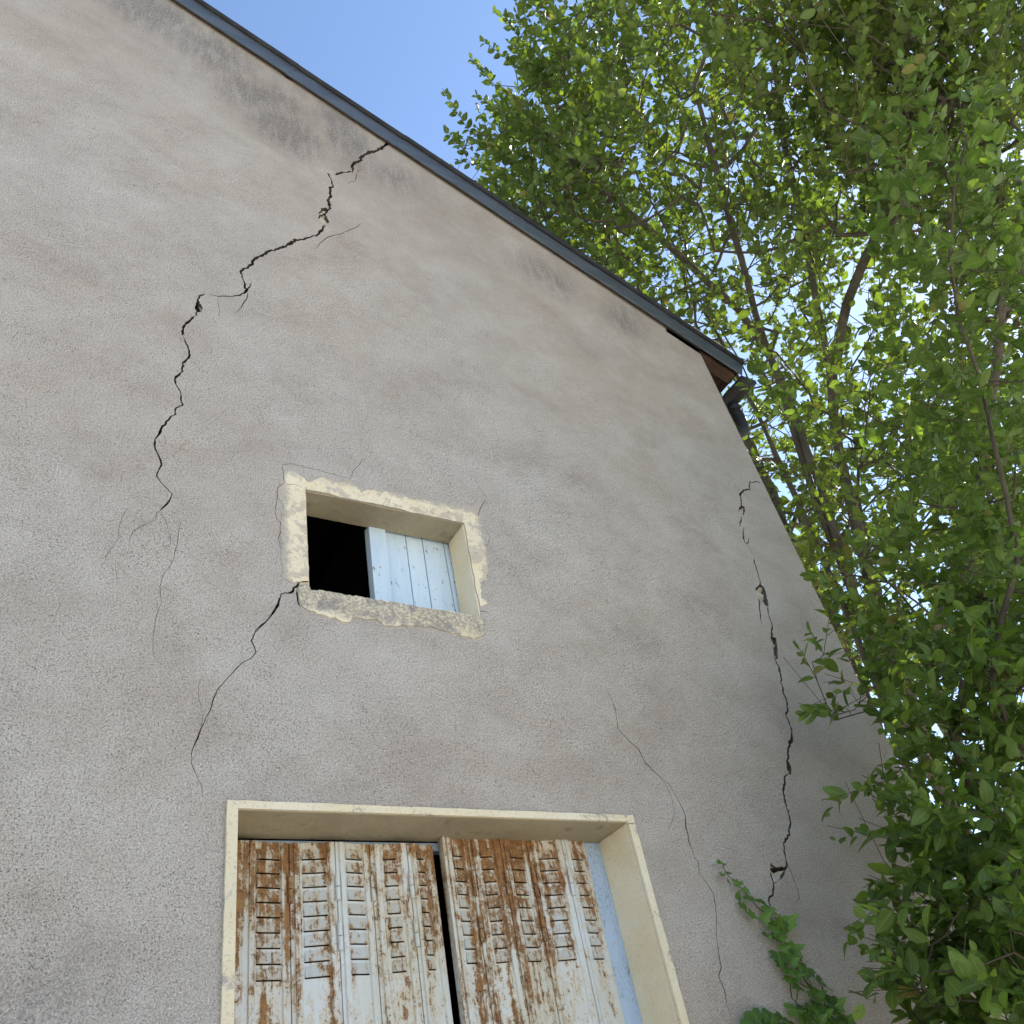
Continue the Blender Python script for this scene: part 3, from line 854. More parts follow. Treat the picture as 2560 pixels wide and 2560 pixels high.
# wooden verge board behind the flashing: its underside closes the gap to the wall
def slope_box(m, s0, s1, h0, h1, y0, y1):
    c = []
    for h in (h0, h1):
        for y in (y0, y1):
            pass
    p = lambda s, h, y: tuple((r0 + dirx * s + nrm * h)[[0, 2]].tolist()[:1] + [y] + (r0 + dirx * s + nrm * h)[[2]].tolist())
    m.hexa([p(s0, h0, y0), p(s1, h0, y0), p(s1, h0, y1), p(s0, h0, y1), p(s0, h1, y0), p(s1, h1, y0), p(s1, h1, y1), p(s0, h1, y1)])
S_CORN = (CORNER - r0[0]) / dirx[0]
m = MB(); slope_box(m, S_RIDGE, S_CORN, 0.022, HF * 0.7, YS + 0.008, -0.002)
m.build('verge_board', M['inside'], barn)
# roof slopes
DEP = 9.0
m = MB(); slope_box(m, S_RIDGE, S_END + 0.01, HF * 0.72, HF * 0.98, 0.0, DEP)
m.build('roof_slope', M['roof'], barn)
zr = rake_z(RIDGE) + HF * 0.72
m = MB()
for_l = []
a = r0 + dirx * S_RIDGE + nrm * HF * 0.72; b = r0 + dirx * S_RIDGE + nrm * HF * 0.98
e = r0 + dirx * S_END + nrm * HF * 0.72; g = r0 + dirx * S_END + nrm * HF * 0.98
mx = lambda p: (2 * RIDGE - p[0], p[2])
m.hexa([(mx(e)[0], 0, e[2]), (a[0] - .002, 0, a[2]), (a[0] - .002, DEP, a[2]), (mx(e)[0], DEP, e[2]), (mx(g)[0], 0, g[2]), (b[0] - .002, 0, b[2]), (b[0] - .002, DEP, b[2]), (mx(g)[0], DEP, g[2])])
m.build('roof_slope', M['roof'], barn)
# eaves: boards, verge rafter, rafters, gutter, downpipe
for k in range(7):
    s0 = S_CORN - 0.02 + k * 0.115
    if s0 > S_END - 0.03:
        break
    m = MB(); slope_box(m, s0, min(s0 + 0.111, S_END), HF * 0.60 + 0.002 * (k % 2), HF * 0.71, 0.0, DEP)
    m.build('eaves_board', M['wood'], barn)
m = MB(); slope_box(m, S_CORN - 0.3, S_END - 0.05, -0.035, HF * 0.59, 0.0, 0.075)
m.build('verge_rafter', M['wood'], barn, bevel=0.004)
for y in (0.62, 1.25, 1.9):
    m = MB(); slope_box(m, S_CORN - 0.15, S_END - 0.06, -0.02, HF * 0.59, y, y + 0.08)
    m.build('rafter', M['wood'], barn)
tip = r0 + dirx * S_END
gx, gz, gr_ = tip[0] + 0.075, tip[2] + 0.01, 0.075
m = MB()
ring = [(gx + gr_ * math.cos(t), gz + gr_ * math.sin(t)) for t in np.linspace(math.pi, 2 * math.pi, 13)]
ringi = [(gx + (gr_ - .004) * math.cos(t), gz + .002 + (gr_ - .004) * math.sin(t)) for t in np.linspace(math.pi, 2 * math.pi, 13)]
v, f = [], []
for y in (-0.02, DEP):
    v += [(x, y, z) for x, z in ring] + [(x, y, z) for x, z in ringi[::-1]]
f = [(k, 26 + k, 26 + (k + 1) % 26, (k + 1) % 26) for k in range(26)]
f.append(tuple(range(13)))
mesh('gutter', v, f, [M['pipe']], barn)
m = MB()
m.tube([(gx, .20, gz - 0.06), (gx, .20, gz - 0.24), (gx, .20, gz - 0.30), (gx - 0.03, .20, gz - 0.36), (gx - 0.09, .21, gz - 0.40), (gx - 0.20, .23, gz - 0.46), (CORNER + 0.11, .26, gz - 0.60),
        (CORNER + 0.065, .27, gz - 0.70), (CORNER + 0.065, .27, 0.1)], 0.045, 14)
m.build('downpipe', M['pipe'], barn, smooth=True)
m = MB(); m.tube([(gx, .20, gz - 0.11), (gx, .20, gz - 0.15)], 0.052, 14); m.build('pipe_collar', M['pipe'], barn, smooth=False)
# side and rear walls, loft floor
ze = rake_z(CORNER)
m = MB(); m.box((CORNER - 0.4, 0.142, 0.002), (CORNER - 0.002, DEP - 0.3, ze + 0.02)); m.build('side_wall', M['plinth'], barn)
m = MB(); m.box((LEFT + 0.002, 0.142, 0.002), (LEFT + 0.4, DEP - 0.3, ze + 0.02)); m.build('side_wall', M['plinth'], barn)
v = [(LEFT, 0.002), (CORNER, 0.002), (CORNER, ze), (RIDGE, rake_z(RIDGE)), (LEFT, ze)]
mesh('rear_wall', [(x, DEP - 0.31, z) for x, z in v] + [(x, DEP - 0.1, z) for x, z in v],
     [(4, 3, 2, 1, 0), (5, 6, 7, 8, 9)] + [(i, (i + 1) % 5, 5 + (i + 1) % 5, 5 + i) for i in range(5)], [M['plinth']], barn)
m = MB(); m.box((LEFT + 0.41, 0.3, 3.05), (CORNER - 0.41, DEP - 0.32, 3.15)); m.build('loft_floor', M['inside'], barn)
for k in range(9):
    s = -1.2 + k * 0.55
    m = MB()
    pz = rake_z(r0[0] + dirx[0] * s) - 0.25
    m.box((r0[0] + dirx[0] * s - 0.04, 0.3, pz), (r0[0] + dirx[0] * s + 0.04, DEP - 0.4, pz + 0.16))
    m.build('purlin', M['inside'], barn)

# ------------------------------------------------------------------ leaves
def leaf_template(L, W, fold, curl, n=5, wob=0.0, seed=0):
    """elliptic leaf along +x, face +z; returns verts, faces, uv"""
    r = random.Random(seed)
    v, uv, f = [], [], []
    ts = [i / n for i in range(n + 1)]
    for t in ts:
        x = L * t
        w = W * (math.sin(math.pi * min(1, (t * 0.96 + 0.02)) ** 0.88) ** 0.8) if 0 < t < 1 else W * 0.03
        zc = -curl * L * t * t
        e = r.uniform(-wob, wob)
        v += [(x, -w / 2, zc + fold * w + e * L), (x, 0, zc), (x, w / 2, zc + fold * w - e * L * 0.6)]
        uv += [(0, t), (0.5, t), (1, t)]
    for i in range(n):
        a = i * 3
        f += [(a, a + 3, a + 4, a + 1), (a + 1, a + 4, a + 5, a + 2)]
    return v, f, uv
def ivy_template(seed=0):
    pts = [(0.0, 0.0), (-0.12, 0.26), (-0.02, 0.50), (0.22, 0.40), (0.42, 0.50), (0.50, 0.24), (0.78, 0.15), (1.0, 0.0)]
    r = random.Random(seed)
    v = [(0.25, 0, 0.04)]
    for x, y in pts:
        v.append((x, y + r.uniform(-.03, .03), r.uniform(-.08, .03)))
    for x, y in pts[-2:0:-1]:
        v.append((x, -y + r.uniform(-.03, .03), r.uniform(-.08, .03)))
    n = len(v) - 1
    f = [(0, 1 + (i + 1) % n, 1 + i) for i in range(n)]
    uv = [((p[1] + 0.5), p[0]) for p in v]
    return v, f, uv
def tmpl_mesh(name, t, mat):
    v, f, uv = t
    me = bpy.data.meshes.new(name)
    me.from_pydata(v, [], f)
    ul = me.uv_layers.new(name='UVMap')
    idx = np.zeros(len(me.loops), int); me.loops.foreach_get('vertex_index', idx)
    ul.data.foreach_set('uv', np.array(uv)[idx].ravel())
    me.polygons.foreach_set('use_smooth', [True] * len(me.polygons))
    me.materials.append(mat)
    return me
def frames(d, nrm):
    """orthonormal frames: x along d, z close to nrm; arrays (N,3)"""
    x = d / np.linalg.norm(d, axis=1)[:, None]
    y = np.cross(nrm, x); y /= np.maximum(np.linalg.norm(y, axis=1), 1e-6)[:, None]
    z = np.cross(x, y)
    return np.stack([x, y, z], 2)
def leaf_mass(name, tmpls, pos, Rm, size, rnd, mat, parent):
    """all remaining leaves of a plant as one mesh"""
    k = len(tmpls)
    which = rng.integers(0, k, len(pos))
    VV, FF, UV, RR, base = [], [], [], [], 0
    for i, (v, f, uv) in enumerate(tmpls):
        s = which == i
        if not s.any():
            continue
        v = np.array(v); f = np.array(f); uv = np.array(uv)
        P = np.einsum('nij,kj->nki', Rm[s], v) * size[s][:, None, None] + pos[s][:, None, :]
        n = s.sum()
        VV.append(P.reshape(-1, 3))
        FF.append((f[None] + (np.arange(n) * len(v))[:, None, None] + base).reshape(-1, f.shape[1]))
        UV.append(np.tile(uv[f].reshape(-1, 2), (n, 1)))
        RR.append(np.repeat(rnd[s], len(v)))
        base += n * len(v)
    V = np.concatenate(VV); Fa = np.concatenate(FF); U = np.concatenate(UV); Rr = np.concatenate(RR)
    me = bpy.data.meshes.new(name)
    me.vertices.add(len(V)); me.vertices.foreach_set('co', V.ravel())
    q = Fa.shape[1]
    me.loops.add(Fa.size); me.loops.foreach_set('vertex_index', Fa.ravel())
    me.polygons.add(len(Fa)); me.polygons.foreach_set('loop_start', np.arange(len(Fa)) * q)
    me.polygons.foreach_set('loop_total', np.full(len(Fa), q))
    me.polygons.foreach_set('use_smooth', np.ones(len(Fa), bool))
    ul = me.uv_layers.new(name='UVMap'); ul.data.foreach_set('uv', U.ravel())
    at_ = me.attributes.new('rnd', 'FLOAT', 'POINT'); at_.data.foreach_set('value', Rr)
    me.update(); me.validate()
    o = link(name, me, parent, [mat])
    o['kind'] = 'stuff'
    return o

# ------------------------------------------------------------------ tree skeleton
class Skel:
    def __init__(s):
        s.P, s.par, s.rmin = [], [], []
        s.A, s.na = np.zeros((4096, 3)), 0
    def arr(s):
        n = len(s.P)
        while n > len(s.A):
            s.A = np.concatenate([s.A, np.zeros_like(s.A)])
        if n > s.na:
            s.A[s.na:n] = s.P[s.na:n]; s.na = n
        return s.A[:n]
    def chain(s, pts, start=-1, rmin=0.0, step=0.22, jit=0.03):
        """a smooth polyline; returns the node ids"""
        ids = []
        pts = [np.array(p, float) for p in pts]
        prev = start
        for i in range(len(pts) - 1):
            a, b = pts[i], pts[i + 1]
            p0 = pts[max(i - 1, 0)]; p3 = pts[min(i + 2, len(pts) - 1)]
            k = max(1, int(np.linalg.norm(b - a) / step))
            for j in range(k + (i == len(pts) - 2)):
                t = j / k
                q = 0.5 * ((2 * a) + (b - p0) * t + (2 * p0 - 5 * a + 4 * b - p3) * t * t + (3 * a - p0 - 3 * b + p3) * t ** 3)
                if i == 0 and j == 0 and start >= 0:
                    continue
                if jit and not (i == 0 and j == 0):
                    q = q + rng.normal(size=3) * jit * 0.4
                fr = (i + t) / (len(pts) - 1)
                s.P.append(q); s.par.append(prev); s.rmin.append(rmin * max(0.12, 1 - fr))
                prev = len(s.P) - 1
                ids.append(prev)
        return ids
    def grow(s, tips, pull_up=0.35):
        """connect every twig base to the skeleton, nearest first"""
        P0 = np.array(s.P)
        d = np.min(np.linalg.norm(tips[:, None, :] - P0[None, ::3, :], axis=2), axis=1)
        ends = {}
        for i in np.argsort(d):
            t = tips[i]
            P = s.arr()
            df = t - P
            dist = np.linalg.norm(df, axis=1)
            cost = dist * (1.0 + 0.9 * np.clip(-df[:, 2] / np.maximum(dist, 1e-6) + 0.15, 0, 2))
            j = int(np.argmin(cost))
            L = dist[j]
            if L < 0.05:
                ends[i] = j; continue
            p = P[j]
            mid = (p + t) / 2 - np.array([0, 0, L * 0.06]) + rng.normal(size=3) * 0.025 * L
            ends[i] = s.chain([p, mid, t], j, 0, 0.2, 0.006)[-1]
        return ends
    def tubes(s, tipset, r0, ex, sides_fn):
        n = len(s.P)
        cnt = np.zeros(n)
        for t in tipset:
            cnt[t] += 1
        for i in range(n - 1, -1, -1):
            if s.par[i] >= 0:
                cnt[s.par[i]] += max(cnt[i], 0.5)
        rad = np.maximum(r0 * np.maximum(cnt, 0.6) ** ex, np.array(s.rmin))
        return rad
    def mesh_parts(s, rad, thr, names, mats, parent):
        P = np.array(s.P)
        bufs = {}
        root = []
        for i in range(len(P)):
            p = s.par[i]
            root.append(i if p < 0 else root[p])
            if p < 0:
                continue
            g = s.par[p]
            b = 0 if rad[i] > thr else 1
            k = 8 if rad[i] > thr else (5 if rad[i] > 0.006 else 3)
            V, Fc = bufs.setdefault((b, root[i] if b == 0 else 0), ([], []))
            ra = min(rad[p], rad[i] * 1.5); rb = rad[i]
            t1 = P[i] - P[p]; L = np.linalg.norm(t1)
            if L < 1e-5:
                continue
            t1 = t1 / L
            t0 = P[p] - P[g] if g >= 0 else t1
            t0 = t0 / max(np.linalg.norm(t0), 1e-6)
            if rad[p] > rad[i] * 1.8:
                t0 = t1
            n0 = len(V)
            ref = np.array([0.31, 0.83, 0.46])
            for q, t, r in ((P[p] - t1 * ra * 0.3, (t0 + t1), ra), (P[i] + t1 * rb * 0.25, t1, rb)):
                t = t / max(np.linalg.norm(t), 1e-6)
                a = np.cross(t, ref); a /= max(np.linalg.norm(a), 1e-6)
                c = np.cross(t, a)
                for m_ in range(k):
                    an = m_ * 2 * math.pi / k
                    V.append(q + r * (math.cos(an) * a + math.sin(an) * c))
            Fc += [(n0 + m_, n0 + (m_ + 1) % k, n0 + k + (m_ + 1) % k, n0 + k + m_) for m_ in range(k)]
        out = []
        for (b, _), (V, Fc) in bufs.items():
            o = mesh(names[b], V, Fc, [mats[b]], parent, smooth=True)
            if b:
                o['kind'] = 'stuff'
            out.append(o)
        return out

def ellipsoid(n, c, r, shell=0.45):
    p = rng.normal(size=(n, 3)); p /= np.linalg.norm(p, axis=1)[:, None]
    u = rng.random((n, 1))
    return np.array(c) + p * (u ** shell) * np.array(r)

def plant_leaves(bases, dirs, lens, nleaf, size, up=0.9, spread=0.55):
    """alternate leaves along each twig"""
    pos, d, nm, sz = [], [], [], []
    for b, t, L in zip(bases, dirs, lens):
        k = max(4, int(nleaf * L / 0.3 * rng.uniform(0.8, 1.2)))
        t = t / np.linalg.norm(t)
        a = np.cross(t, [0.2, 0.3, 0.9]); a /= np.linalg.norm(a)
        c = np.cross(t, a)
        ph = rng.uniform(0, 6.28)
        for j in range(k):
            s = (j + rng.uniform(0.1, 0.9)) / k
            ang = ph + j * 2.4
            side = math.cos(ang) * a + math.sin(ang) * c
            op = 0.95 - 0.6 * s
            dd = t * (1 - op * 0.6) + side * op + np.array([0, 0, -0.12]) + rng.normal(size=3) * 0.16
            sag = np.array([0, 0, -0.05]) * s * s
            pos.append(b + t * L * s + sag)
            d.append(dd)
            nm.append(np.array([0, 0, up]) + t * 0.25 + rng.normal(size=3) * spread)
            sz.append(size * rng.uniform(0.45, 1.3) * (1.0 - 0.35 * s ** 3) )
    return np.array(pos), np.array(d), np.array(nm), np.array(sz)

def dress(tree, lp, ld, ln, lsz, tA, tm, mass_mat, n_obj=300):
    Rm = frames(ld, ln)
    ctr = lp + Rm[:, :, 0] * lsz[:, None] * 0.5
    x, y, dep = project(ctr)
    # the leaves that show largest become objects of their own
    vis = (x > 0) & (x < 2560) & (y > 0) & (y < 2560) & (dep > 0.5)
    score = np.where(vis, lsz / np.linalg.norm(ctr - CAM, axis=1), 0)
    top = np.argsort(-score)[:n_obj]
    mask = np.ones(len(lp), bool); mask[top] = False
    rnd = rng.random(len(lp))
    leaf_mass('crown', tA, lp[mask], Rm[mask], lsz[mask], rnd[mask], mass_mat, tree)
    for i in top:
        o = bpy.data.objects.new('leaf', tm[int(rng.integers(len(tm)))])
        COL.objects.link(o)
        o.parent = tree
        r = Rm[i] * lsz[i]
        o.matrix_parent_inverse = Matrix.Identity(4)
        o.matrix_local = tree.matrix_basis.inverted() @ Matrix(((r[0][0], r[0][1], r[0][2], lp[i][0]), (r[1][0], r[1][1], r[1][2], lp[i][1]), (r[2][0], r[2][1], r[2][2], lp[i][2]), (0, 0, 0, 1)))

def not_in_barn(X):
    rz = r0[2] + SL * (X[:, 0] - r0[0]) + HF + 0.25
    return ~((X[:, 1] > -0.16) & (X[:, 0] < CORNER + 0.75) & (X[:, 2] < rz))
def clump(X, scale, thr, seed):
    """leave irregular gaps: drop points where a random smooth field is low"""
    r = np.random.default_rng(seed)
    k = r.normal(size=(14, 3)) * scale; ph = r.uniform(0, 6.28, 14)
    f = np.cos(X @ k.T + ph).sum(1) / 14 ** 0.5
    return f > thr

# ------------------------------------------------------------------ tall willow behind the corner
BASE_A = np.array([5.75, 0.95, 0.0])
willow = empty('willow_tree', (0, 0, 0), 'tall many-stemmed willow with dense crown rising behind the barn corner', 'tree')
sk = Skel()
def st(pts, r, **k):
    return sk.chain(pts, k.get('start', -1), r, 0.25, 0.02)
a1 = st([BASE_A, far(2330, 2050, 6.7), far(2200, 1720, 7.3), far(2060, 1400, 7.9), far(1920, 1090, 8.6), far(1800, 850, 9.2), far(1680, 600, 9.5), far(1540, 330, 9.3)], 0.03)
a2 = st([BASE_A + [0.22, -0.05, 0], far(2260, 1800, 7.2), far(2130, 1480, 7.7), far(2040, 1250, 8.2), far(1960, 1000, 8.7), far(1890, 780, 9.0), far(1830, 560, 9.1), far(1740, 230, 9.1)], 0.03)
a3 = st([BASE_A + [0.1, 0.3, 0], far(2290, 1800, 7.4), far(2150, 1350, 8.0), far(2080, 1000, 8.4), far(2120, 760, 8.4), far(2230, 480, 8.4), far(2310, 150, 8.3)], 0.025)
a4 = sk.chain([sk.P[a2[len(a2) // 2]], far(1930, 900, 9.0), far(1720, 660, 9.2), far(1480, 450, 9.0), far(1300, 260, 8.9)], a2[len(a2) // 2], 0.018, 0.25, 0.02)
a5 = st([BASE_A + [-0.1, 0.5, 0], far(2100, 1600, 8.6), far(1970, 1340, 9.0), far(1880, 1120, 9.5), far(1700, 880, 10.0), far(1500, 680, 10.3)], 0.02)
a6 = st([BASE_A + [0.3, -0.5, 0], far(2360, 1800, 6.6), far(2430, 1400, 6.9), far(2480, 1000, 7.2), far(2520, 600, 7.3)], 0.02)
a7 = sk.chain([sk.P[a3[len(a3) * 2 // 3]], far(2020, 620, 8.6), far(1960, 350, 8.7), far(1930, 80, 8.7)], a3[len(a3) * 2 // 3], 0.014, 0.25, 0.02)
nA = 5200
tips = np.concatenate([ellipsoid(nA, (6.0, 0.2, 8.5), (3.3, 3.6, 4.3), 0.24), ellipsoid(600, (6.3, -0.3, 4.6), (2.3, 2.0, 2.6), 0.5),
                       ellipsoid(110, (3.75, 0.0, 9.0), (0.9, 0.9, 1.2), 0.5), ellipsoid(330, far(2420, 380, 7.8), (1.1, 1.5, 1.5), 0.5), ellipsoid(160, far(2150, 150, 8.4), (1.2, 1.0, 1.0), 0.5)])
tips = tips[not_in_barn(tips)]
tips = tips[~((tips[:, 0] < CORNER + 0.5) & (tips[:, 2] < r0[2] + SL * (tips[:, 0] - r0[0]) + HF + 0.3))]
tips = tips[clump(tips, 1.7, -1.0, 3)]
px_, py2, dp = project(tips)
seen = (px_ > -200) & (px_ < 3000) & (py2 > -450) & (py2 < 2900) & (dp > 1)
tips = tips[seen | (rng.random(len(tips)) < 0.18)]
tips = tips[tips[:, 0] > 3.1]
dcam = np.linalg.norm(tips - CAM, axis=1)
tips = tips[dcam > 4.3]
dcam = dcam[dcam > 4.3]
tips = tips[(dcam > 7.6) | (rng.random(len(tips)) < 0.55)]          # the near side of the crown is thin
ends = sk.grow(tips)
ctrA = np.array([5.75, 0.2, 6.8])
dirs = (tips - ctrA); dirs /= np.linalg.norm(dirs, axis=1)[:, None]
dirs = dirs * 0.75 + np.array([0, 0, 0.75]) + rng.normal(size=dirs.shape) * 0.3
lens = rng.uniform(0.3, 0.75, len(tips))
tipset = list(ends.values())
extra = []
for i in range(len(tips)):
    e = sk.chain([tips[i], tips[i] + dirs[i] / np.linalg.norm(dirs[i]) * lens[i]], ends[i], 0, 0.2, 0.01)
    if e:
        extra.append(e[-1])
rad = sk.tubes(extra, 0.0030, 0.40, None)
sk.mesh_parts(rad, 0.016, ('trunk', 'branches'), (M['bark'], M['twig']), willow)
tA = [leaf_template(1.0, 0.62, 0.14, 0.12, 4, 0.02, s) for s in range(2)] + [leaf_template(1.0, 0.68, 0.08, -0.06, 4, 0.03, 9), leaf_template(1.0, 0.55, 0.2, 0.2, 4, 0.02, 5)]
tmA = [tmpl_mesh('leaf', leaf_template(1.0, 0.62, 0.13, c, 6, 0.02, i), M['leafAo']) for i, c in enumerate((0.12, 0.05, 0.2, -0.05))]
lp, ld, ln, lsz = plant_leaves(tips, dirs, lens, 9.5, 0.092, 0.8, 0.55)
print('willow leaves', len(lp), 'twigs', len(tips), 'nodes', len(sk.P))
dress(willow, lp, ld, ln, lsz, tA, tmA, M['leafA'])

# ------------------------------------------------------------------ nearer willow shrub in front of the wall
shrub = empty('willow_shrub', (0, 0, 0), 'nearer leafy willow shrub with large leaves beside the wall at right', 'shrub')
sk = Skel()
BB = np.array([4.6, -1.0, 0.0])
st([BB, (4.35, -0.95, 1.2), far(2480, 2100, 4.0), far(2400, 1700, 4.2), far(2260, 1500, 4.7), far(2060, 1300, 5.0), far(1940, 1080, 5.2)], 0.010)
st([BB + [0.1, -0.2, 0], (4.3, -1.3, 1.3), far(2560, 1900, 3.9), far(2540, 1400, 4.2), far(2450, 950, 4.4), far(2370, 650, 4.5), far(2420, 350, 4.7)], 0.011)
st([BB + [0.2, 0.2, 0], (4.5, -0.8, 1.6), far(2420, 1950, 4.4), far(2250, 1750, 4.5), far(2090, 1800, 4.3), far(1960, 1640, 4.3)], 0.008)
st([BB + [-.1, 0.1, 0], (4.2, -0.7, 0.9), far(2450, 2300, 3.7), far(2330, 2250, 3.6), far(2200, 2150, 3.6), far(2110, 1960, 3.8)], 0.008)
st([BB + [-.15, -0.1, 0], (4.0, -1.0, 1.0), far(2540, 2380, 3.2), far(2420, 2420, 3.1), far(2280, 2430, 3.2)], 0.008)
tB = np.concatenate([ellipsoid(1050, (4.0, -0.85, 2.35), (1.05, 0.62, 1.5), 0.5), ellipsoid(420, (3.15, -0.75, 1.75), (0.6, 0.45, 0.8), 0.5), ellipsoid(260, (4.1, -1.55, 3.7), (0.85, 0.75, 1.35), 0.4), ellipsoid(70, far(2470, 520, 5.0), (0.75, 0.6, 0.9), 0.5),
                     ellipsoid(240, (5.2, -0.75, 4.1), (1.2, 0.6, 1.3), 0.5)])
tB = tB[(tB[:, 1] < -0.12) & (tB[:, 2] > 0.3)]
x, y, dp = project(tB)
keep = ((x < 2680) & (y < 2750) | (rng.random(len(x)) < 0.3)) & ~((x < 2085 + 0.14 * np.abs(y - 1700)) & (y > 1250)) & ~((x < 2180) & (y <= 1250))
tB = tB[keep]
# sprays that stand out against the wall, the eaves and the sky
SPR = [(1965, 1655, 4.25), (1995, 1640, 4.25), (2000, 1590, 4.4), (2035, 1560, 4.45), (1975, 1700, 4.2), (2010, 1790, 4.2), (2050, 1780, 4.2), (2085, 1760, 4.3), (2060, 1720, 4.4), (2110, 1720, 4.3), (2060, 1480, 4.8), (2100, 1450, 4.8), (2080, 1420, 4.9),
       (1880, 950, 5.2), (1905, 1010, 5.15), (1930, 985, 5.2), (1960, 1040, 5.15), (1990, 1000, 5.2), (1945, 930, 5.3), (2010, 1060, 5.1),
       (2150, 1960, 3.8), (2120, 1975, 3.8), (2180, 2010, 3.75), (2170, 2070, 3.7), (2210, 2100, 3.65), (2150, 2200, 3.6), (2200, 2240, 3.55), (2230, 2300, 3.5), (2260, 2200, 3.5), (2240, 2380, 3.4), (2300, 2450, 3.3), (2270, 2500, 3.25), (2330, 2360, 3.3), (2350, 2520, 3.2),
       (2250, 430, 4.8), (2380, 420, 4.6), (2460, 330, 4.6), (2530, 450, 4.5), (2540, 250, 4.7), (2400, 250, 4.9), (2300, 520, 4.5), (2330, 620, 4.5), (2290, 700, 4.5), (2350, 760, 4.45), (2400, 700, 4.4), (2420, 850, 4.4), (2330, 900, 4.5), (2450, 1000, 4.3), (2370, 1050, 4.45), (2280, 1000, 4.7), (2230, 1150, 4.7), (2500, 800, 4.3), (2480, 560, 4.4),
       (2200, 1680, 4.2), (2260, 1700, 4.1), (2420, 1620, 3.9), (2380, 1580, 4.0), (2460, 1680, 3.8), (2540, 1920, 3.4), (2500, 2050, 3.4), (2420, 2080, 3.5), (2450, 2250, 3.3), (2520, 2300, 3.1), (2400, 2380, 3.2), (2500, 2480, 3.0), (2400, 2500, 3.1), (2200, 2470, 3.3)]
SPR = [(x + (65 if x < 2130 and 1350 < y < 1900 else 45 if x < 2300 and y >= 1900 else 0), y, d) for x, y, d in SPR]
tS = np.array([far(*s) for s in SPR])
tS[:, 1] = np.minimum(tS[:, 1], -0.1)
tB = np.concatenate([tB, tS])
endsB = sk.grow(tB)
dB = np.stack([-0.55 + 0.5 * rng.normal(size=len(tB)), -0.15 + 0.4 * rng.normal(size=len(tB)), 0.3 + 0.35 * rng.normal(size=len(tB))], 1)
up_ = tB[:, 2] > 3.6
dB[up_] += np.array([0.1, 0, 0.6])
nS = len(tS)
dB[-nS:] *= 0.8
lB = rng.uniform(0.18, 0.38, len(tB)); lB[-nS:] = rng.uniform(0.16, 0.28, nS)
inw = (tB[:, 1] + dB[:, 1] * 0.3 > -0.08)
dB[inw, 1] = -0.1
ex = []
for i in range(len(tB)):
    e = sk.chain([tB[i], tB[i] + dB[i] / np.linalg.norm(dB[i]) * lB[i]], endsB[i], 0, 0.1, 0.006)
    if e: ex.append(e[-1])
rad = sk.tubes(ex, 0.0014, 0.38, None)
sk.mesh_parts(rad, 0.009, ('stem', 'twigs'), (M['twig'], M['twig']), shrub)
tBt = [leaf_template(1.0, 0.58, 0.14, c, 5, 0.03, i) for i, c in enumerate((0.15, 0.05, 0.28, -0.08, 0.45))] + [leaf_template(1.0, 0.5, 0.32, 0.2, 5, 0.05, 21), leaf_template(0.8, 0.62, 0.05, 0.35, 5, 0.06, 22)]
tmB = [tmpl_mesh('leaf', leaf_template(1.0, 0.58 - 0.03 * i, 0.10 + 0.05 * (i % 3), c, 8, 0.03 + 0.01 * (i % 2), i), M['leafBo']) for i, c in enumerate((0.15, 0.05, 0.28, -0.08, 0.42, 0.2))]
lp, ld, ln, lsz = plant_leaves(tB, dB, lB, 13, 0.08, 0.9, 0.55)
ok = lp[:, 1] < -0.03
lp, ld, ln, lsz = lp[ok], ld[ok], ln[ok], lsz[ok]
print('shrub leaves', len(lp))
dress(shrub, lp, ld, ln, lsz, tBt, tmB, M['leafB'])

# ------------------------------------------------------------------ ivy on the wall
ivy = empty('ivy', (0, 0, 0), 'green ivy climbing the cracked wall below right', 'ivy')
def ip(x, y, d=-0.018):
    return at(I_[0] + x * sI, I_[1] + y * sI, d)
stem = [(-330, 160), (-290, 270), (-200, 360), (-120, 440), (-40, 520), (60, 650), (160, 720), (260, 830), (300, 920), (330, 1040), (370, 1180), (430, 1260), (500, 1340), (570, 1430), (640, 1540), (700, 1650), (760, 1780), (800, 1900), (830, 2100), (840, 2600)]
m = MB(); m.tube([ip(*p, -0.008) for p in stem], [0.001 + 0.0025 * i / len(stem) for i in range(len(stem))], 6)
m.tube([ip(*p, -0.008) for p in [(110, 930), (200, 980), (290, 1000)]], 0.002, 5)
m.tube([ip(*p, -0.008) for p in [(745, 1410), (780, 1560), (800, 1720), (810, 1950)]], 0.0025, 5)
m.build('stem', M['twig'], ivy, smooth=True)
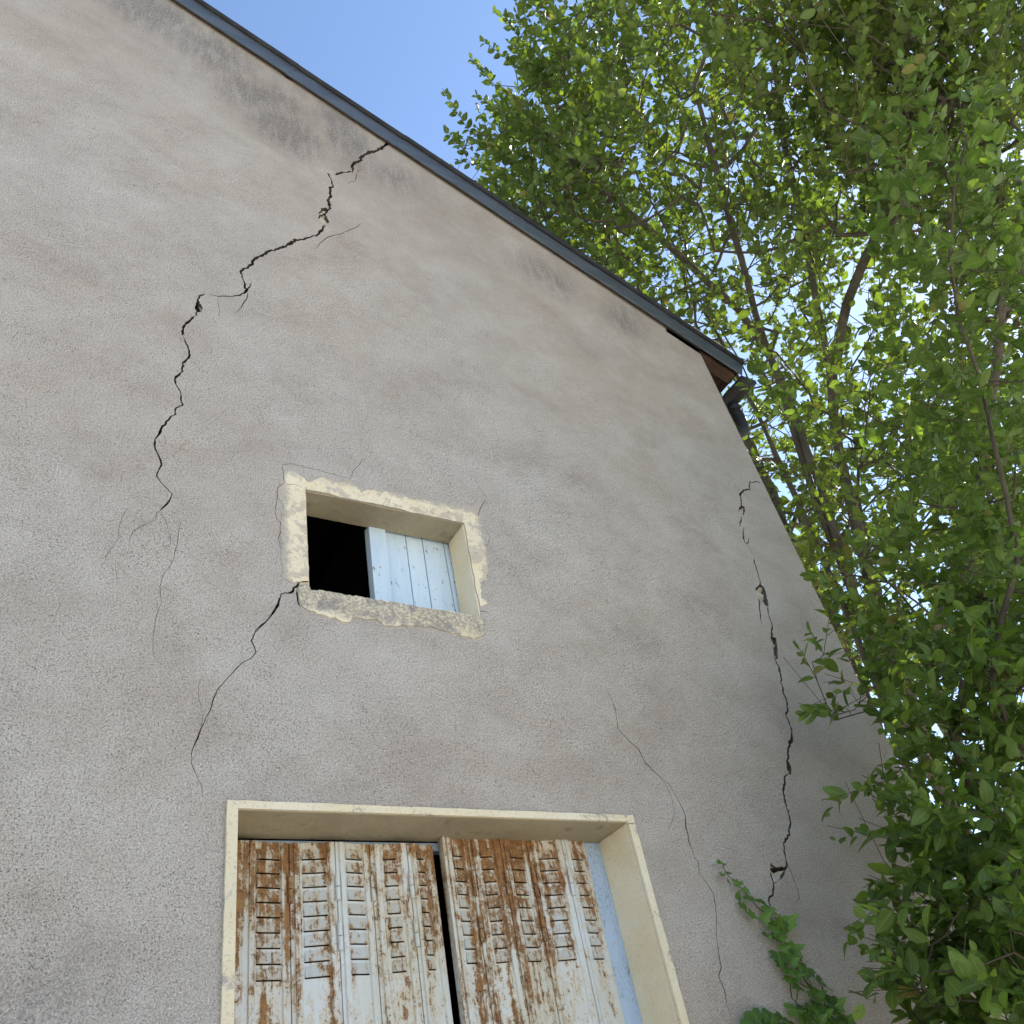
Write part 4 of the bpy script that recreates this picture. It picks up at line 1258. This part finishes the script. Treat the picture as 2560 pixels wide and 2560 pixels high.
IV = [(-340, 165, 60), (-355, 150, 45), (-310, 180, 45), (-250, 270, 60), (-330, 290, 60), (-260, 360, 62), (-150, 385, 85), (-120, 370, 60), (-60, 470, 85), (-150, 520, 90), (0, 560, 130), (90, 590, 110), (20, 740, 110), (-90, 650, 90), (190, 680, 110), (240, 710, 80), (160, 760, 100), (220, 820, 100), (310, 800, 120), (420, 790, 160), (360, 840, 90), (240, 900, 110), (340, 920, 110), (120, 920, 70), (150, 950, 50), (200, 970, 60), (270, 990, 110), (330, 990, 90), (370, 1100, 100), (480, 1090, 150), (430, 1160, 100), (520, 1190, 140), (300, 1210, 150), (340, 1310, 120), (470, 1240, 90), (530, 1310, 110), (430, 1360, 110), (420, 1450, 130), (600, 1360, 150), (520, 1400, 90), (600, 1440, 90), (510, 1530, 100), (570, 1510, 80), (670, 1540, 80), (660, 1610, 70), (690, 1660, 90), (760, 1480, 100), (745, 1420, 60), (830, 1530, 110), (760, 1640, 120), (770, 1590, 90), (700, 1720, 100), (770, 1760, 90), (870, 1680, 110), (950, 1710, 140), (890, 1740, 100), (550, 1760, 110), (480, 1780, 150), (660, 1790, 120), (590, 1830, 100)]
for i in range(75):
    x = random.uniform(-20, 1100)
    top = 1860 - 60 * math.exp(-((x - 420) / 140) ** 2) - 90 * math.exp(-((x - 800) / 180) ** 2)
    IV.append((x, random.uniform(top, 2300), random.uniform(100, 160)))
tI = [tmpl_mesh('ivy_leaf', ivy_template(s), M['ivy']) for s in range(5)]
for x, y, w in IV:
    s = 1.2 * w * sI * np.linalg.norm(ip(x, y) - CAM) / FPX
    p = ip(x, y, -0.03 - random.uniform(0, 0.02))
    o = bpy.data.objects.new('leaf', random.choice(tI))
    COL.objects.link(o); o.parent = ivy
    d = np.array([[random.uniform(-0.7, 0.9), -0.25, random.uniform(-0.9, 0.25)]])
    nn = np.array([[random.uniform(-0.5, 0.3), -0.9, 0.55 + random.uniform(-0.3, 0.3)]])
    Rm = frames(d, nn)[0] * s
    c = p - Rm[:, 0] * 0.4
    c[1] = min(c[1], -0.02)
    o.matrix_local = Matrix(((Rm[0][0], Rm[0][1], Rm[0][2], c[0]), (Rm[1][0], Rm[1][1], Rm[1][2], c[1]), (Rm[2][0], Rm[2][1], Rm[2][2], c[2]), (0, 0, 0, 1)))
